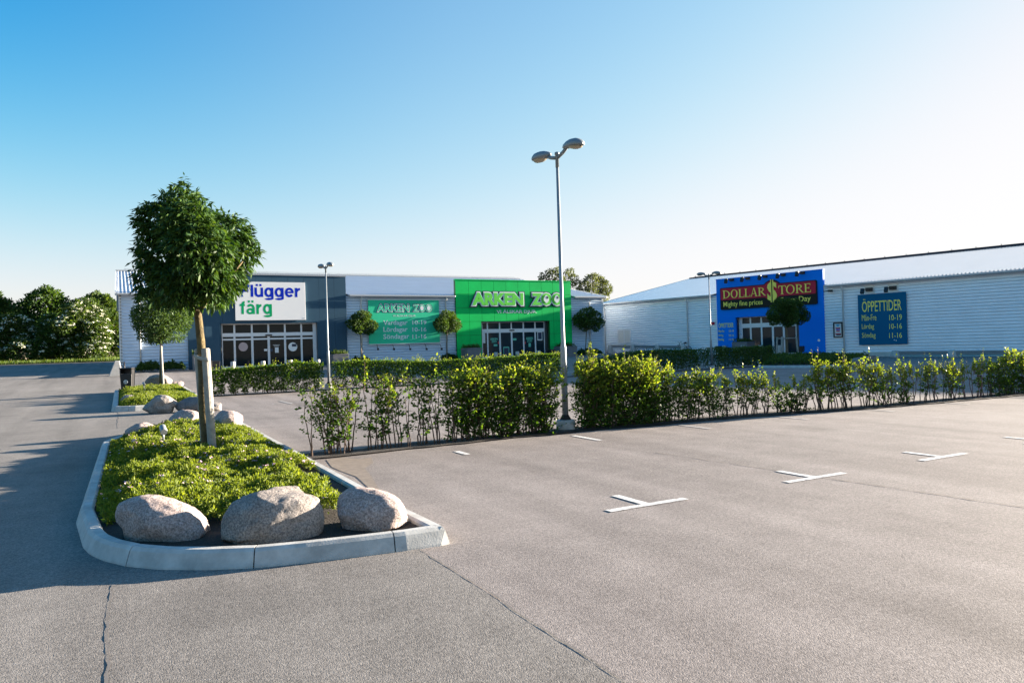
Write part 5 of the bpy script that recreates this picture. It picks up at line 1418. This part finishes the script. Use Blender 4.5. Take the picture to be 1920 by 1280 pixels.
planter(FL, 620.5, 650, 664, -1.6, 'grey planter behind the far lamp post at the slate blue front')
planter(FL, 870, 896.5, 652.5, -1.7, 'grey planter left of the green shop entrance')
planter(FL, 1046.5, 1073.5, 649.5, -1.7, 'grey planter right of the green shop entrance')
planter(FR, 1380, 1408, 641, -1.9, 'grey planter left of the blue shop entrance')
# stone bollards
def bollard(pl, px, pytop, y, label, h=.85, r_=.16, grp='low round stone bollards before the entrances'):
    x, z = pl(px, pytop, y); c = pl.w(x, y, 0); zb = g(c.y)
    b = MB(); hh = z - zb
    b.lathe([(r_, -.1), (r_, hh - .04), (r_ * .85, hh - .005), (r_ * .3, hh)], 16)
    tag(b.build('bollard', 'concrete', None, (c.x, c.y, zb)), label, 'bollard', grp)
for px, t, lab in ((436.5, 677.5, 'leftmost'), (493, 676.5, 'second'), (544.5, 674.5, 'third'), (596, 673.5, 'rightmost')): bollard(FL, px, t, -3.4, lab + ' stone bollard before the slate blue entrance counted from left')
for px, t, lab in ((929.5, 660, 'leftmost'), (970, 658.5, 'middle'), (1010, 657, 'rightmost')): bollard(FL, px, t, -3.4, lab + ' stone bollard before the green shop entrance')
for px, t, lab in ((1357.5, 647.5, 'leftmost'), (1392.5, 647, 'second'), (1425, 647, 'third'), (1461, 647, 'rightmost')): bollard(FR, px, t, -3.6, lab + ' stone bollard before the blue shop entrance counted from left')
# bins by the doors
def door_bin(pl, px, pyt, pyb, y, label):
    x, z1 = pl(px, pyt, y); z0 = pl(px, pyb, y)[1]; c = pl.w(x, y, 0); zb = g(c.y)
    o = thing('waste_bin', label, 'bin', (c.x, c.y, zb), pl.ang, 'black bins beside the shop doors')
    MB().tube([(0, .1, 0), (0, .1, z0 - zb + .1)], .04, 8).build('post', 'galv', o)
    b = MB(); h = z1 - zb; lo = z0 - zb; frustum(b, .46, .4, .52, .46, lo, h - .08); b.build('body', 'black', o, bevel=.03)
    b = MB(); frustum(b, .54, .48, .46, .4, h - .077, h); b.build('lid', 'black', o, bevel=.02)
    MB().lathe([(.22, -.02), (.22, .03), (.05, .05)], 14).build('foot', 'rubber', o)
door_bin(FL, 404.5, 676, 688, -2.4, 'black bin left of the slate blue shop doors')
door_bin(FL, 1035, 654.5, 664.5, -2.4, 'black bin right of the green shop doors')
door_bin(FR, 1500.5, 648.5, 660, -2.0, 'black bin on a post right of the blue shop doors')
door_bin(FR, 1348.5, 648.5, 660, -2.0, 'black bin at the left edge of the blue shop front')
# crash rails on concrete feet along the ribbed walls
def foot_mb(h=.72):
    b = MB(); n = 10; prof = [(.36, 0), (.34, .1), (.27, .35), (.22, h - .06), (.17, h)]
    return b.lathe([(r_, z) for r_, z in prof], 18)
def crash_rail(pl, pxs, y, label, hgt=.72, flush=True):
    xs = [pl(px, 665, y)[0] for px in pxs]; c = pl.w(xs[0], y, 0); zb = g(c.y)
    o = thing('crash_rail', label, 'crash rail', (c.x, c.y, zb), pl.ang, 'low crash rails along the ribbed walls')
    ends = [pl.w(x, y, 0) for x in xs]
    for x, e in zip(xs, ends):
        f = foot_mb(hgt).build('concrete_foot', 'concrete', o); f.location = (x - xs[0], 0, g(e.y) - zb)
    for (x, e), (x2, e2) in zip(zip(xs, ends), list(zip(xs, ends))[1:]):
        b = MB(); z, z2 = g(e.y) - zb + hgt - .18, g(e2.y) - zb + hgt - .18; a, c_ = x - xs[0] + .2, x2 - xs[0] - .2
        prof = [(-.02, .14), (-.08, .10), (-.08, .04), (-.03, 0), (-.08, -.04), (-.08, -.10), (-.02, -.14)]
        v = [(a, q[0], z + q[1]) for q in prof] + [(c_, q[0], z2 + q[1]) for q in prof]; k = len(prof)
        b.add(v, [(i, i + 1, k + i + 1, k + i) for i in range(k - 1)])
        ro = b.build('rail', 'galv', o); m = ro.modifiers.new('thick', 'SOLIDIFY'); m.thickness = .012
xq = FR(1905, 665, -1.6)[0]
crash_rail(FR, (1679, 1785, 1903), -1.6, 'low steel crash rail on pale concrete feet along the right wall', .5)
crash_rail(FR, (1144.5, 1187, 1233, 1282), -1.2, 'low crash rail under the white window at the far end', .85)
p = at(221, 704)
cb = thing('crash_rail', 'pale concrete end foot with steel rail at the left building corner', 'crash rail', p, 0, 'low crash rails along the ribbed walls')
b = MB(); b.add([(-.55, -.35, -.1), (.3, -.35, -.1), (.3, .3, -.1), (-.55, .3, -.1), (-.15, -.25, .95), (.12, -.25, .95), (.12, .2, .95), (-.15, .2, .95)], [(3, 2, 1, 0), (4, 5, 6, 7), (0, 1, 5, 4), (1, 2, 6, 5), (2, 3, 7, 6), (3, 0, 4, 7)]); b.build('concrete_foot', 'concrete', cb, bevel=.04)
MB().box(-.12, .08, .22, 9, .45, .75).build('rail', 'galv', cb)
p = at(233.5, 704.5)
o = MB().tube([(0, 0, -.1), (0, 0, .9)], .05, 10).build('guard_post', 'black', None, p); tag(o, 'thin dark guard post at the left building corner', 'post')
x, z = Plane(0, 79, 0)(227, 655); 
o = MB().prism([(-.5, .35), (.55, .1), (.5, -.55), (.1, -.2)], -.05, .05).build('blue_panel', 'sky_blue', None, (x + .15, 79, z)); 
o2 = MB().tube([(x + .4, 79.1, g(79)), (x + .4, 79.1, z)], .04, 6).build('post', 'galv', None); o2.parent = o; o2.matrix_parent_inverse = Matrix.Translation(-o.location)
tag(o, 'small bright blue slanted panel peeking out beyond the left building corner', 'panel')

# bicycle leaning at the right wall
bx, bz = FR(1281, 655, -.9); c = FR.w(bx, -.9, 0)
bk = thing('bicycle', 'dark bicycle parked by the ribbed right wall behind the hedge', 'bicycle', (c.x, c.y, g(c.y)), FR.ang)
for x in (-.55, .55):
    b = MB(); n = 28; R0 = .35
    b.tube([(x + R0 * math.cos(2 * math.pi * k / n), 0, .36 + R0 * math.sin(2 * math.pi * k / n)) for k in range(n + 1)], .028, 6, False)
    w_ = b.build('wheel', 'rubber', bk)
    b = MB()
    for k in range(10): b.tube([(x, 0, .36), (x + R0 * math.cos(k * .628), 0, .36 + R0 * math.sin(k * .628))], .006, 3, False)
    b.build('spokes', 'galv', w_)
b = MB()
for q in ([(.55, 0, .36), (.18, 0, .95)], [(.18, 0, .95), (-.42, 0, .88)], [(-.42, 0, .88), (-.05, 0, .33)], [(-.05, 0, .33), (.18, 0, .9)], [(-.05, 0, .33), (.55, 0, .36)], [(.55, 0, .36), (.18, 0, .85)]): b.tube(q, .022, 6)
b.tube([(-.55, 0, .36), (-.38, 0, .95), (-.36, 0, 1.02)], .02, 6); b.build('frame', 'black', bk)
MB().tube([(-.28, -.28, 1.10), (-.38, -.26, 1.14), (-.38, 0, 1.05), (-.38, .26, 1.14), (-.28, .28, 1.10)], .018, 6).build('handlebar', 'black', bk)
b = MB(); b.tube([(.36, 0, 1.02), (.2, 0, 1.04), (.06, 0, 1.03)], [.09, .07, .03], 8); b.build('saddle', 'black', bk)
MB().tube([(.18, 0, .9), (.2, 0, 1.02)], .015, 6).build('seat_post', 'galv', bk)
